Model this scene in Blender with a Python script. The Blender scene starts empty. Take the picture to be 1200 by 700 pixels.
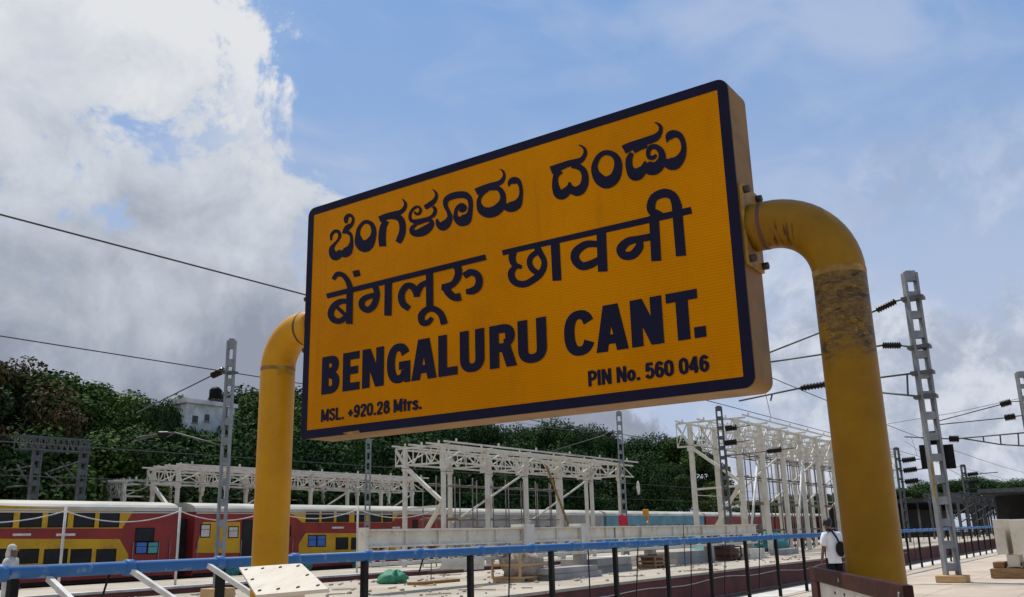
import bpy, bmesh, math, random
from math import sin, cos, pi, radians, sqrt, atan2
from mathutils import Vector, Matrix
random.seed(7)
SC = bpy.context.scene
COL = SC.collection

# ------------------------------------------------------------------ camera
F, PITCH, ROLL, YAW = 1051.3, .2584, -.0257, .6037
FW = Vector((-sin(YAW)*cos(PITCH), cos(YAW)*cos(PITCH), sin(PITCH)))
RT0 = Vector((cos(YAW), sin(YAW), 0)); UP0 = RT0.cross(FW)
RT = cos(ROLL)*RT0 + sin(ROLL)*UP0
UP = -sin(ROLL)*RT0 + cos(ROLL)*UP0
EYE = Vector((0, 0, 1.6))
cd = bpy.data.cameras.new('camera'); cam = bpy.data.objects.new('camera', cd); COL.objects.link(cam)
cd.sensor_width = 36; cd.lens = F/1200*36; cd.clip_start = .05; cd.clip_end = 3000
cam.matrix_world = Matrix.Translation(EYE) @ Matrix((RT, UP, -FW)).transposed().to_4x4()
SC.camera = cam

def ray(px, py): return FW + RT*((px-600)/F) + UP*((350-py)/F)
def at(px, py, X=None, Y=None, Z=None, D=None):
    d = ray(px, py)
    k = D if D is not None else X/d.x if X is not None else Y/d.y if Y is not None else (Z-1.6)/d.z
    return EYE + d*k

# ------------------------------------------------------------------ sun and sky
TOSUN = Vector((-.95, .30, 0)).normalized()*cos(radians(62)) + Vector((0, 0, sin(radians(62))))
sl = bpy.data.lights.new('sun', 'SUN'); sl.energy = 5.0; sl.angle = radians(.5); sl.color = (1, .955, .88)
so = bpy.data.objects.new('sun', sl); COL.objects.link(so)
so.rotation_euler = TOSUN.to_track_quat('Z', 'Y').to_euler()
SC.view_settings.view_transform = 'Standard'; SC.view_settings.look = 'None'
SC.view_settings.exposure = -.32; SC.view_settings.gamma = 1; SC.view_settings.use_curve_mapping = False

class NT:
    """small helper to write node graphs"""
    def __init__(s, tree): s.t = tree; s.n = tree.nodes; s.l = tree.links
    def new(s, typ, **kw):
        n = s.n.new(typ)
        for k, v in kw.items(): setattr(n, k, v)
        return n
    def put(s, sock, v):
        if isinstance(v, bpy.types.NodeSocket): s.l.new(v, sock)
        elif v is not None: sock.default_value = v
    def math(s, op, a, b=None, c=None, clamp=False):
        n = s.new('ShaderNodeMath', operation=op, use_clamp=clamp)
        for i, v in enumerate((a, b, c)): s.put(n.inputs[i], v)
        return n.outputs[0]
    def vec(s, op, a, b=None, scale=None):
        n = s.new('ShaderNodeVectorMath', operation=op)
        s.put(n.inputs[0], a)
        if b is not None: s.put(n.inputs[1], b)
        if scale is not None: s.put(n.inputs['Scale'], scale)
        return n.outputs['Value'] if op in ('DOT_PRODUCT', 'LENGTH') else n.outputs[0]
    def step(s, v, a, b, c=0., d=1.):
        n = s.new('ShaderNodeMapRange', interpolation_type='SMOOTHSTEP')
        s.put(n.inputs[0], v); n.inputs[1].default_value = a; n.inputs[2].default_value = b
        n.inputs[3].default_value = c; n.inputs[4].default_value = d
        return n.outputs[0]
    def noise(s, v, scale, detail=4, rough=.55, dist=0.):
        n = s.new('ShaderNodeTexNoise'); s.put(n.inputs['Vector'], v)
        n.inputs['Scale'].default_value = scale; n.inputs['Detail'].default_value = detail
        n.inputs['Roughness'].default_value = rough; n.inputs['Distortion'].default_value = dist
        return n.outputs['Fac']
    def mix(s, f, a, b, mode='MIX'):
        n = s.new('ShaderNodeMix', data_type='RGBA', blend_type=mode)
        s.put(n.inputs[0], f)
        for i, v in ((6, a), (7, b)):
            if not isinstance(v, bpy.types.NodeSocket): v = tuple(v) + (1,) if len(v) == 3 else v
            s.put(n.inputs[i], v)
        return n.outputs[2]

world = bpy.data.worlds.new('World'); SC.world = world; world.use_nodes = True
w = NT(world.node_tree); w.n.clear()
sky = w.new('ShaderNodeTexSky', sky_type='NISHITA'); sky.sun_disc = False
sky.sun_elevation = math.asin(TOSUN.z); sky.sun_rotation = atan2(TOSUN.x, TOSUN.y)
sky.air_density = 1.0; sky.dust_density = 1.0; sky.ozone_density = 1.5
bg = w.new('ShaderNodeBackground'); bg.inputs['Strength'].default_value = .1
wo = w.new('ShaderNodeOutputWorld'); w.l.new(bg.outputs[0], wo.inputs[0])
g = w.new('ShaderNodeTexCoord').outputs['Generated']
d = w.vec('NORMALIZE', g)
sep = w.new('ShaderNodeSeparateXYZ'); w.l.new(d, sep.inputs[0]); dz = sep.outputs[2]
K = 10.
def rad(r, g_, b): return (r*K, g_*K, b*K)
n_big = w.noise(d, 3.2, 3, .5); n_fine = w.noise(d, 9, 9, .6, .35); n_puff = w.noise(d, 20, 8, .62, .2)
col = w.mix(.6, sky.outputs[0], rad(.25, .54, 1.08))
# thin high haze and streaks
warp = w.new('ShaderNodeMapping'); w.l.new(d, warp.inputs[0]); warp.inputs['Scale'].default_value = (2.2, 1.2, 5.); warp.inputs['Rotation'].default_value = (.4, .5, .9)
streak = w.step(w.noise(warp.outputs[0], 2.6, 5, .52, .5), .40, .82)
col = w.mix(w.math('MULTIPLY', streak, .6), col, rad(.66, .74, .94))
horizon = w.step(w.math('ADD', dz, w.math('MULTIPLY', w.math('SUBTRACT', n_big, .5), .26)), .64, .06)
col = w.mix(w.math('MULTIPLY', horizon, .82), col, rad(.64, .72, .90))
# low broken grey clouds
low = w.math('MULTIPLY', w.step(w.noise(d, 6.5, 9, .58, .3), .40, .60), w.step(dz, .46, .20))
low_col = w.mix(w.step(n_puff, .38, .62), rad(.50, .55, .65), rad(.92, .94, 1.0))
col = w.mix(w.math('MULTIPLY', low, .72), col, low_col)
# big cumulus bank: everything left of a ragged great circle
ca, cb = ray(262, 0).normalized(), ray(368, 240).normalized()
nrm = ca.cross(cb).normalized()
if nrm.dot(ray(50, 100)) < 0: nrm = -nrm
side = w.vec('DOT_PRODUCT', d, tuple(nrm))
rag = w.math('ADD', w.math('MULTIPLY', w.math('SUBTRACT', n_fine, .5), .42), w.math('MULTIPLY', w.math('SUBTRACT', n_puff, .5), .13))
cd_, ce_ = ray(278, 148).normalized(), ray(402, 242).normalized()
nr2 = cd_.cross(ce_).normalized()
if nr2.dot(ray(200, 300)) < 0: nr2 = -nr2
side = w.math('MAXIMUM', side, w.vec('DOT_PRODUCT', d, tuple(nr2)))
cum = w.step(w.math('ADD', side, rag), -.012, .034)
hole = w.step(w.math('ADD', w.noise(d, 7.5, 8, .62, .3), w.math('MULTIPLY', w.math('SUBTRACT', n_puff, .5), .3)), .335, .44)
cum = w.math('MULTIPLY', cum, w.math('MAXIMUM', hole, w.step(side, .12, .0)))
body = w.math('ADD', w.math('MULTIPLY', dz, 1.9), w.math('MULTIPLY', w.math('SUBTRACT', n_fine, .5), 1.05))
body = w.math('ADD', body, w.math('MULTIPLY', w.math('SUBTRACT', n_puff, .5), .28))
cc = w.new('ShaderNodeValToRGB'); w.l.new(body, cc.inputs[0])
e = cc.color_ramp.elements
e[0].position = .30; e[0].color = (.36, .40, .50, 1); e[1].position = .98; e[1].color = (.95, .97, 1.0, 1)
e2 = e.new(.52); e2.color = (.56, .61, .70, 1); e3 = e.new(.72); e3.color = (.74, .79, .88, 1)
cc10 = w.vec('SCALE', cc.outputs[0], scale=K)
col = w.mix(cum, col, cc10)
w.l.new(col, bg.inputs['Color'])

# ------------------------------------------------------------------ materials
def mat(name, c1, c2=None, scale=4., rough=.6, metal=0., bump=0., bscale=40., spec=.5, lo=.35, hi=.65, stretch=None, detail=6):
    m = bpy.data.materials.new(name); m.use_nodes = True
    t = NT(m.node_tree); b = t.n['Principled BSDF']
    b.inputs['Roughness'].default_value = rough; b.inputs['Metallic'].default_value = metal
    b.inputs['Specular IOR Level'].default_value = spec
    co = t.new('ShaderNodeTexCoord').outputs['Object']
    if stretch:
        mp = t.new('ShaderNodeMapping'); t.l.new(co, mp.inputs[0]); mp.inputs['Scale'].default_value = stretch; v = mp.outputs[0]
    else: v = co
    if c2 is None: c2 = tuple(x*.78 for x in c1)
    f = t.step(t.noise(v, scale, detail, .6, .2), lo, hi)
    t.l.new(t.mix(f, c1, c2), b.inputs['Base Color'])
    if bump:
        bn = t.new('ShaderNodeBump'); bn.inputs['Strength'].default_value = bump; bn.inputs['Distance'].default_value = .01
        t.l.new(t.noise(v, bscale, 5, .6), bn.inputs['Height']); t.l.new(bn.outputs[0], b.inputs['Normal'])
    m['nt'] = 1
    return m
def tree_nodes(m): return NT(m.node_tree), m.node_tree.nodes['Principled BSDF']
M = {}
M['navy'] = mat('navy', (0.0055, 0.0055, 0.022), (0.007, 0.007, 0.028), 5, .55, spec=.12)
M['post_yellow'] = mat('post_yellow', (0.54, 0.26, 0.002), (0.42, 0.195, 0.002), 2.2, .42, bump=.05, spec=.22)
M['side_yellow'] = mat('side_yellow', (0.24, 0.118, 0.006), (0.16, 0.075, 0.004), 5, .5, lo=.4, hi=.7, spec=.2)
M['flange'] = mat('flange', (0.36, 0.22, 0.05), (0.2, 0.11, 0.03), 14, .55, bump=.15, spec=.2)
M['bolt'] = mat('bolt', (.05, .03, .02), (.03, .02, .015), 30, .7)
M['cream'] = mat('cream_paint', (0.66, 0.62, 0.52), (0.44, 0.38, 0.28), 1.3, .6, lo=.45, hi=.8)
M['cream_light'] = mat('cream_light', (.72, .67, .55), (.62, .56, .45), 1.7, .6)
M['plate'] = mat('plate_cream', (0.62, 0.57, 0.48), (0.55, 0.5, 0.41), 9, .5, bump=.06)
M['blue'] = mat('blue_paint', (.035, .135, .33), (.20, .29, .42), 7, .5, lo=.56, hi=.72, bump=.15, spec=.25, detail=9)
M['black'] = mat('black_paint', (0.005, 0.005, 0.006), (0.01, 0.009, 0.009), 6, .5, spec=.15)
M['white_stay'] = mat('white_paint', (.72, .70, .64), (.58, .55, .48), 6, .5)
M['galv'] = mat('galvanised', (0.24, 0.25, 0.26), (0.17, 0.18, 0.19), 3, .55, .25, bump=.05)
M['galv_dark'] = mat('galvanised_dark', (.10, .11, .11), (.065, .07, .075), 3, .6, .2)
M['insul'] = mat('insulator', (0.012, 0.008, 0.008), (0.02, 0.014, 0.012), 5, .3, spec=.15)
M['wire'] = mat('wire', (.035, .035, .04), (.05, .05, .055), 5, .6)
M['concrete'] = mat('concrete', (.46, .40, .31), (.36, .31, .24), .35, .9, bump=.2, bscale=8, detail=9)
M['paving'] = mat('paving', (.52, .43, .33), (.42, .34, .26), .5, .85, bump=.15, bscale=10, detail=9)
M['ballast'] = mat('ballast', (.30, .26, .22), (.16, .13, .11), 9, .95, bump=.8, bscale=20, detail=8)
M['earth'] = mat('earth', (.26, .21, .15), (.16, .15, .09), .12, .95, detail=9)
M['maroon_wall'] = mat('maroon_wall', (.17, .045, .035), (.10, .035, .03), .9, .85, bump=.2, bscale=6, detail=9)
M['coping'] = mat('coping', (.66, .63, .57), (.48, .45, .40), 1.2, .85)
M['rail_steel'] = mat('rail_steel', (.10, .07, .055), (.16, .11, .08), 5, .5, .4)
M['sleeper'] = mat('sleeper', (.30, .28, .25), (.22, .2, .18), 3, .9)
M['maroon_frame'] = mat('maroon_frame', (0.055, 0.014, 0.01), (0.03, 0.01, 0.008), 8, .6, bump=.2, spec=.15)
M['panel_white'] = mat('panel_white', (.60, .57, .52), (.50, .46, .42), 7, .6)
M['coach_maroon'] = mat('coach_maroon', (0.30, 0.034, 0.028), (0.23, 0.028, 0.024), .7, .45, spec=.25)
M['coach_yellow'] = mat('coach_yellow', (0.62, 0.345, 0.015), (0.52, 0.28, 0.014), .8, .45, spec=.25)
M['coach_cream'] = mat('coach_cream', (.56, .52, .42), (.38, .35, .28), 1.2, .5, stretch=(1, .3, 1))
M['coach_teal'] = mat('coach_teal', (.10, .28, .33), (.07, .2, .25), .7, .5)
M['coach_dark'] = mat('coach_under', (0.012, 0.012, 0.013), (0.022, 0.02, 0.018), 2, .8, spec=.15)
M['glass'] = mat('coach_glass', (0.008, 0.01, 0.012), (0.016, 0.019, 0.022), .9, .12, spec=.2)
M['blind'] = mat('blind', (.62, .58, .52), None, 3, .7)
M['screen_blue'] = mat('screen_blue', (.04, .16, .50), None, 3, .5)
M['screen_teal'] = mat('screen_teal', (.08, .38, .36), None, 3, .5)
M['lettering_white'] = mat('lettering_white', (.7, .66, .6), None, 3, .5)
M['bark'] = mat('bark', (.10, .075, .05), (.06, .045, .03), 3, .95, bump=.4)
M['rope'] = mat('rope', (.66, .62, .55), None, 3, .9)
M['green_tarp'] = mat('green_tarp', (.03, .19, .10), (.05, .26, .15), 4, .7, bump=.6, bscale=6)
M['teal_tarp'] = mat('teal_tarp', (.06, .26, .26), (.04, .18, .2), 4, .7, bump=.6, bscale=6)
M['timber'] = mat('timber', (.30, .17, .075), (.19, .105, .05), 3, .85, stretch=(1, 8, 8))
M['timber_pale'] = mat('timber_pale', (.55, .36, .17), (.42, .26, .12), 3, .85, stretch=(1, 8, 8))
M['rubble'] = mat('rubble', (.46, .38, .29), (.26, .2, .15), 5, .95, bump=.7, bscale=9)
M['rust'] = mat('rust', (.11, .045, .03), (.07, .03, .02), 4, .85)
M['slab'] = mat('slab', (.36, .34, .31), (.27, .26, .24), .8, .9)
M['wall_white'] = mat('wall_white', (.68, .68, .66), (.52, .52, .5), .5, .85, detail=9)
M['window_dark'] = mat('window_dark', (.03, .035, .04), None, 2, .3)
M['tank'] = mat('tank_black', (.007, .007, .008), None, 2, .6, spec=.1)
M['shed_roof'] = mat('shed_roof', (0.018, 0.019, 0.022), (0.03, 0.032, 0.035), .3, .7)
M['red'] = mat('red_cloth', (.60, .03, .06), (.48, .02, .05), 5, .8)
M['orange'] = mat('orange_paint', (.72, .30, .02), None, 4, .5)
M['skin'] = mat('skin', (.16, .085, .055), None, 8, .6)
M['shirt'] = mat('shirt_white', (.74, .74, .76), (.64, .64, .67), 6, .85, bump=.2, bscale=12)
M['scarf'] = mat('scarf_cloth', (.56, .54, .50), (.44, .42, .38), 9, .9, bump=.3, bscale=14)
M['trousers'] = mat('trousers', (0.008, 0.008, 0.01), (0.012, 0.012, 0.014), 6, .85, spec=.1)
M['hair'] = mat('hair', (.008, .007, .006), None, 20, .6)
M['bag'] = mat('bag_black', (0.006, 0.006, 0.007), (0.01, 0.01, 0.01), 8, .6, spec=.15)
M['scaffold'] = mat('scaffold', (.14, .14, .15), (.22, .17, .13), 3, .6, .2)
M['band_yellow'] = mat('band_yellow', (.34, .21, .05), (.18, .11, .04), 5, .7)


def stain(name, c, scale, lo, hi, amt, joint=None):
    t, b = tree_nodes(M[name]); old = b.inputs['Base Color'].links[0].from_socket
    co = t.new('ShaderNodeTexCoord').outputs['Object']
    f = t.math('MULTIPLY', t.step(t.noise(co, scale, 10, .68, .6), lo, hi), amt)
    out_ = t.mix(f, old, c)
    f2 = t.math('MULTIPLY', t.step(t.noise(co, scale*14, 6, .7), .60, .70), amt*.6); out_ = t.mix(f2, out_, c)
    if joint:
        s_ = t.new('ShaderNodeSeparateXYZ'); t.l.new(co, s_.inputs[0])
        for k in (0, 1):
            q = t.math('ABSOLUTE', t.math('SUBTRACT', t.math('FRACT', t.math('DIVIDE', s_.outputs[k], joint)), .5))
            out_ = t.mix(t.math('MULTIPLY', t.step(q, .012, .004), .55), out_, tuple(x*.45 for x in c))
    t.l.new(out_, b.inputs['Base Color'])
stain('concrete', (.20, .165, .12), .22, .50, .68, .75, 3.1); stain('paving', (.26, .20, .14), .35, .52, .70, .7, 1.9)
stain('coping', (.25, .22, .18), .8, .50, .68, .7); stain('cream', (.26, .17, .09), 1.1, .58, .72, .6); stain('cream_light', (.30, .22, .13), 1.6, .56, .70, .6)
stain('coach_maroon', (.10, .035, .025), 1.3, .50, .75, .7); stain('coach_yellow', (.22, .12, .02), 1.3, .52, .75, .6)
stain('post_yellow', (.20, .10, .012), 3.5, .58, .70, .65); stain('plate', (.34, .26, .17), 8, .56, .70, .6); stain('wall_white', (.30, .29, .26), .5, .48, .66, .7)
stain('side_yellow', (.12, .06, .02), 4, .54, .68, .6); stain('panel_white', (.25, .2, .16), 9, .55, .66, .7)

# board sheeting: retro-reflective film, fine horizontal ribs, slight fading
m = mat('board_yellow', (.58, .205, .000), (.47, .160, .000), 1.6, .40, lo=.3, hi=.75, spec=.05, metal=.5)
t, b = tree_nodes(m)
wv = t.new('ShaderNodeTexWave', wave_type='BANDS', bands_direction='Z'); wv.inputs['Scale'].default_value = 26; wv.inputs['Distortion'].default_value = .6; wv.inputs['Detail'].default_value = 2
t.l.new(t.new('ShaderNodeTexCoord').outputs['Object'], wv.inputs[0])
mp = t.new('ShaderNodeMapping'); t.l.new(t.new('ShaderNodeTexCoord').outputs['Object'], mp.inputs[0]); mp.inputs['Scale'].default_value = (9, 1, .55)
dirt = t.math('MULTIPLY', t.step(t.noise(mp.outputs[0], 2.2, 8, .68), .52, .78), .30)
bn = t.new('ShaderNodeBump'); bn.inputs['Strength'].default_value = .10; bn.inputs['Distance'].default_value = .004
t.l.new(wv.outputs['Fac'], bn.inputs['Height']); t.l.new(bn.outputs[0], b.inputs['Normal'])
oldc = b.inputs['Base Color'].links[0].from_socket
t.l.new(t.mix(dirt, t.mix(t.step(wv.outputs['Fac'], .3, 1., 0, .22), oldc, (.70, .275, .0)), (.30, .12, .01)), b.inputs['Base Color'])
M['board'] = m

# worn sleeve on the right post: flaking paint, grime and pale scratches between two heights
def worn_material(z0, z1):
    m = mat('post_yellow_worn_shaded', (.29, .15, .002), (.20, .098, .002), 2.2, .42, spec=.18)  # base yellow darkened for shade; the sunlit left post keeps a brighter one
    t, b = tree_nodes(m)
    co = t.new('ShaderNodeTexCoord').outputs['Object']
    s = t.new('ShaderNodeSeparateXYZ'); t.l.new(co, s.inputs[0])
    zz = t.math('ADD', s.outputs[2], t.math('MULTIPLY', t.math('SUBTRACT', t.noise(co, 9, 4), .5), .10))
    band = t.math('MULTIPLY', t.step(zz, z0-.06, z0+.05), t.step(zz, z1+.006, z1-.006))
    mp = t.new('ShaderNodeMapping'); t.l.new(co, mp.inputs[0]); mp.inputs['Scale'].default_value = (1, 1, 2.6); mp.inputs['Rotation'].default_value = (.3, .3, 0)
    flake = t.noise(mp.outputs[0], 13, 9, .72, .8); fl2 = t.noise(mp.outputs[0], 34, 6, .7, .5)
    old = b.inputs['Base Color'].links[0].from_socket
    tan = t.mix(t.step(fl2, .4, .62), (.10, .058, .016), (.17, .105, .036))
    c = t.mix(t.math('MULTIPLY', band, t.step(flake, .36, .50)), old, tan)
    c = t.mix(t.math('MULTIPLY', band, t.step(t.noise(mp.outputs[0], 7, 8, .7, 1.2), .50, .62)), c, (.028, .022, .014))
    c = t.mix(t.math('MULTIPLY', band, t.step(t.noise(mp.outputs[0], 46, 4, .7, 1.5), .63, .69)), c, (.42, .32, .16))
    # drips and chips on the underside near the weld
    mp2 = t.new('ShaderNodeMapping'); t.l.new(co, mp2.inputs[0]); mp2.inputs['Scale'].default_value = (11, 1, 1)
    up = t.math('MULTIPLY', t.step(s.outputs[2], z1+.10, z1+.16), t.step(s.outputs[2], z1+.235, z1+.18))
    chips = t.math('MULTIPLY', t.step(t.noise(mp2.outputs[0], 9, 4, .6, .4), .55, .6), up)
    c = t.mix(t.math('MULTIPLY', chips, t.step(s.outputs[0], -.08, -.16)), c, (.07, .03, .012))
    t.l.new(c, b.inputs['Base Color'])
    bn = t.new('ShaderNodeBump'); bn.inputs['Strength'].default_value = .5; bn.inputs['Distance'].default_value = .006
    t.l.new(t.math('MULTIPLY', band, flake), bn.inputs['Height']); t.l.new(bn.outputs[0], b.inputs['Normal'])
    return m

def leaf_material(name, dark, light):
    m = bpy.data.materials.new(name); m.use_nodes = True
    t, b = tree_nodes(m)
    gi = t.new('ShaderNodeNewGeometry').outputs['Random Per Island']
    co = t.new('ShaderNodeTexCoord').outputs['Object']
    f = t.math('ADD', t.math('MULTIPLY', gi, .5), t.math('MULTIPLY', t.noise(co, .45, 3), .6), clamp=True)
    t.l.new(t.mix(t.step(f, .25, .85), dark, light), b.inputs['Base Color'])
    b.inputs['Roughness'].default_value = .8; b.inputs['Specular IOR Level'].default_value = .06
    return m
M['leaf_dark'] = leaf_material('leaf_dark', (.014, .030, .012), (.048, .085, .024))
M['leaf_mid'] = leaf_material('leaf_mid', (.022, .050, .013), (.090, .150, .034))
M['leaf_dome'] = leaf_material('leaf_dome', (.012, .032, .012), (.046, .095, .024))
M['leaf_light'] = leaf_material('leaf_light', (.034, .064, .016), (.13, .19, .045))
M['leaf_brown'] = leaf_material('leaf_brown', (.034, .036, .016), (.14, .10, .045))

# ------------------------------------------------------------------ mesh helpers
def world_off(o):
    v = Vector((0, 0, 0))
    while o: v += o.location; o = o.parent
    return v
class MB:
    def __init__(s): s.v = []; s.f = []; s.sm = []
    def add(s, vs, fs, smooth=False):
        n = len(s.v); s.v += [tuple(p) for p in vs]
        s.f += [tuple(i+n for i in f) for f in fs]; s.sm += [smooth]*len(fs)
        return s
    def box(s, x0, x1, y0, y1, z0, z1):
        vs = [(x, y, z) for x in (x0, x1) for y in (y0, y1) for z in (z0, z1)]
        return s.add(vs, [(0, 1, 3, 2), (4, 6, 7, 5), (0, 4, 5, 1), (2, 3, 7, 6), (0, 2, 6, 4), (1, 5, 7, 3)])
    def bar(s, p, q, w_=.1, h=None, up=(0, 0, 1)):
        p, q = Vector(p), Vector(q); h = h or w_
        d_ = (q-p).normalized(); u = Vector(up)
        if abs(d_.dot(u)) > .98: u = Vector((0, 1, 0)) if abs(d_.y) < .9 else Vector((1, 0, 0))
        a = d_.cross(u).normalized(); c = a.cross(d_).normalized()
        vs = [o+a*(w_/2*i)+c*(h/2*j) for o in (p, q) for i, j in ((-1, -1), (1, -1), (1, 1), (-1, 1))]
        return s.add(vs, [(3, 2, 1, 0), (4, 5, 6, 7), (0, 1, 5, 4), (1, 2, 6, 5), (2, 3, 7, 6), (3, 0, 4, 7)])
    def path(s, pts, rad_, n=10, cap=True):
        pts = [Vector(p) for p in pts]; N = len(pts)
        rs = rad_ if isinstance(rad_, (list, tuple)) else [rad_]*N
        vs = []; a = None
        for i, p in enumerate(pts):
            d_ = (pts[min(i+1, N-1)]-pts[max(i-1, 0)]).normalized()
            if a is None: a = d_.cross(Vector((0, 0, 1)) if abs(d_.z) < .9 else Vector((1, 0, 0))).normalized()
            a = (a - d_*a.dot(d_)).normalized(); c = d_.cross(a)
            vs += [p+(a*cos(2*pi*k/n)+c*sin(2*pi*k/n))*rs[i] for k in range(n)]
        fs = [(i*n+k, i*n+(k+1) % n, (i+1)*n+(k+1) % n, (i+1)*n+k) for i in range(N-1) for k in range(n)]
        s.add(vs, fs, True)
        if cap:
            m_ = len(s.v)-len(vs)
            s.f += [tuple(m_+k for k in reversed(range(n))), tuple(m_+(N-1)*n+k for k in range(n))]; s.sm += [False]*2
        return s
    def tube(s, p, q, r, n=10): return s.path([p, q], r, n)
    def poly_extrude(s, poly, vec):
        """planar polygon (list of points) swept along vec"""
        n = len(poly); vec = Vector(vec); P = [Vector(p) for p in poly]
        return s.add(P+[p+vec for p in P], [tuple(reversed(range(n))), tuple(range(n, 2*n))]+[(i, (i+1) % n, n+(i+1) % n, n+i) for i in range(n)])
    def blob(s, c, r, seed=0, nx=10, ny=6, jit=.2):
        rnd = random.Random(seed); vs = []; fs = []
        for j in range(ny+1):
            for i in range(nx):
                a, b_ = 2*pi*i/nx, pi*j/ny-pi/2; k = 1+rnd.uniform(-jit, jit)*(0 < j < ny)
                vs.append((c[0]+r[0]*cos(b_)*cos(a)*k, c[1]+r[1]*cos(b_)*sin(a)*k, c[2]+r[2]*sin(b_)*k))
        for j in range(ny):
            for i in range(nx): fs.append((j*nx+i, j*nx+(i+1) % nx, (j+1)*nx+(i+1) % nx, (j+1)*nx+i))
        return s.add(vs, fs, True)
    def build(s, name, m_, parent=None, bevel=0, label=None):
        off = world_off(parent) if parent else Vector((0, 0, 0))
        me = bpy.data.meshes.new(name)
        me.from_pydata([tuple(Vector(p)-off) for p in s.v], [], s.f)
        me.polygons.foreach_set('use_smooth', s.sm); me.validate(); me.update()
        bm = bmesh.new(); bm.from_mesh(me); bmesh.ops.recalc_face_normals(bm, faces=bm.faces)
        if bevel:
            ed = [e_ for e_ in bm.edges if len(e_.link_faces) == 2 and e_.calc_face_angle(0) > .6]
            bmesh.ops.bevel(bm, geom=ed, offset=bevel, segments=2, affect='EDGES', profile=.6)
        bm.to_mesh(me); bm.free()
        me.materials.append(m_ if not isinstance(m_, str) else M[m_])
        o = bpy.data.objects.new(name, me); COL.objects.link(o)
        if parent: o.parent = parent
        if label: o['label'] = label
        return o
def thing(name, label, cat, loc=(0, 0, 0), group=None):
    o = bpy.data.objects.new(name, None); COL.objects.link(o); o.location = loc
    o.empty_display_size = .2
    o['label'] = label; o['category'] = cat
    if group: o['group'] = group
    return o
def tag(o, label, cat, group=None):
    o['label'] = label; o['category'] = cat
    if group: o['group'] = group
    return o
def centre(o):
    """put a single-mesh thing's origin at the middle of its base"""
    me = o.data; xs = [v.co for v in me.vertices]
    c = Vector((sum(v.x for v in xs)/len(xs), sum(v.y for v in xs)/len(xs), min(v.z for v in xs)))
    for v in xs: v -= c
    o.location = c; return o
def struct(o): o['kind'] = 'structure'; return o
def copy_tree(o, parent=None):
    c = o.copy(); COL.objects.link(c); c.parent = parent
    for ch in [x for x in KIDS.get(o.name, [])]: copy_tree(ch, c)
    return c
KIDS = {}

# ------------------------------------------------------------------ ground, tracks, platforms
E0, E1, E1B, E2, E2B, E3 = -8.6, -15.2, -27.2, -32.2, -38.6, -46.8
struct(MB().add([(-1500, -1500, -1.06), (1500, -1500, -1.06), (1500, 1500, -1.06), (-1500, 1500, -1.06)], [(0, 1, 2, 3)]).build('ground', 'earth'))
struct(MB().add([(x, y, -1.05) for x, y in ((-60, -30), (E0+.2, -30), (E0+.2, 400), (-60, 400))], [(0, 1, 2, 3)]).build('track_bed', 'ballast'))
struct(MB().box(E0, 60, -30, 400, -1.3, 0).build('near_platform', 'paving'))
def platform(name, x0, x1):
    struct(MB().box(x0, x1, -30, 400, -1.3, -.001).build(name+'_platform', 'concrete'))
    struct(MB().box(x1+.002, x1+.05, -30, 400, -1.2, -.08).build(name+'_platform_face', 'maroon_wall'))
    struct(MB().box(x1-.45, x1+.10, -30, 400, -.08, .006).build(name+'_platform_edge', 'coping' if name != 'middle' else 'concrete'))
platform('middle', E1B, E1); platform('far', E2B, E2); platform('back', -57, E3)
struct(MB().box(E0-.10, E0+.62, -30, 400, -.08, .006).build('near_platform_edge', 'coping'))
def track(xc):
    m_ = MB()
    for s_ in (-.838, .838): m_.box(xc+s_-.036, xc+s_+.036, -30, 300, -.92, -.76); m_.box(xc+s_-.07, xc+s_+.07, -30, 300, -.95, -.925)
    struct(m_.build('track_rails', 'rail_steel'))
    m_ = MB()
    for k in range(0, 230): m_.box(xc-1.37, xc+1.37, -10+k*.65-.12, -10+k*.65+.12, -1.04, -.952)
    struct(m_.build('track_sleepers', 'sleeper'))
track(-10.5)
track(-29.7); track(-43.5)

# ------------------------------------------------------------------ the name board
Y0 = 3.17; BX0, BX1, BZ0, BZ1 = -3.52, -1.117, 2.10, 3.351; YB = Y0+.195
def rrect(x0, x1, z0, z1, r, n=6):
    out = []
    for cx, cz, a0 in ((x1-r, z1-r, 0), (x0+r, z1-r, 90), (x0+r, z0+r, 180), (x1-r, z0+r, 270)):
        for k in range(n+1):
            a = radians(a0+90*k/n); out.append((cx+r*cos(a), cz+r*sin(a)))
    return out
sign = thing('station_name_board', 'big yellow name board with navy border and lettering, held between two bent pipe posts', 'sign', ((BX0+BX1)/2, Y0+.1, 0))
out = rrect(BX0, BX1, BZ0, BZ1, .045)
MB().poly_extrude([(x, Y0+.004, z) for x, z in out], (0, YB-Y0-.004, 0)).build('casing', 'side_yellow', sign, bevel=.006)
MB().poly_extrude([(x, Y0, z) for x, z in rrect(BX0+.03, BX1-.03, BZ0+.03, BZ1-.03, .01)], (0, .006, 0)).build('face_panel', 'board', sign)
bw = .044
outer = rrect(BX0+.001, BX1-.001, BZ0+.001, BZ1-.001, .045, 6); inner = rrect(BX0+bw, BX1-bw, BZ0+bw, BZ1-bw, .004, 6)
mb = MB(); n = len(outer)
vs = [(x, Y0-.0015, z) for x, z in outer]+[(x, Y0-.0015, z) for x, z in inner]+[(x, Y0+.005, z) for x, z in outer]
mb.add(vs, [(i, (i+1) % n, n+(i+1) % n, n+i) for i in range(n)]+[(i, (i+1) % n, 2*n+(i+1) % n, 2*n+i) for i in range(n)])
mb.build('border', 'navy', sign)

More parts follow.
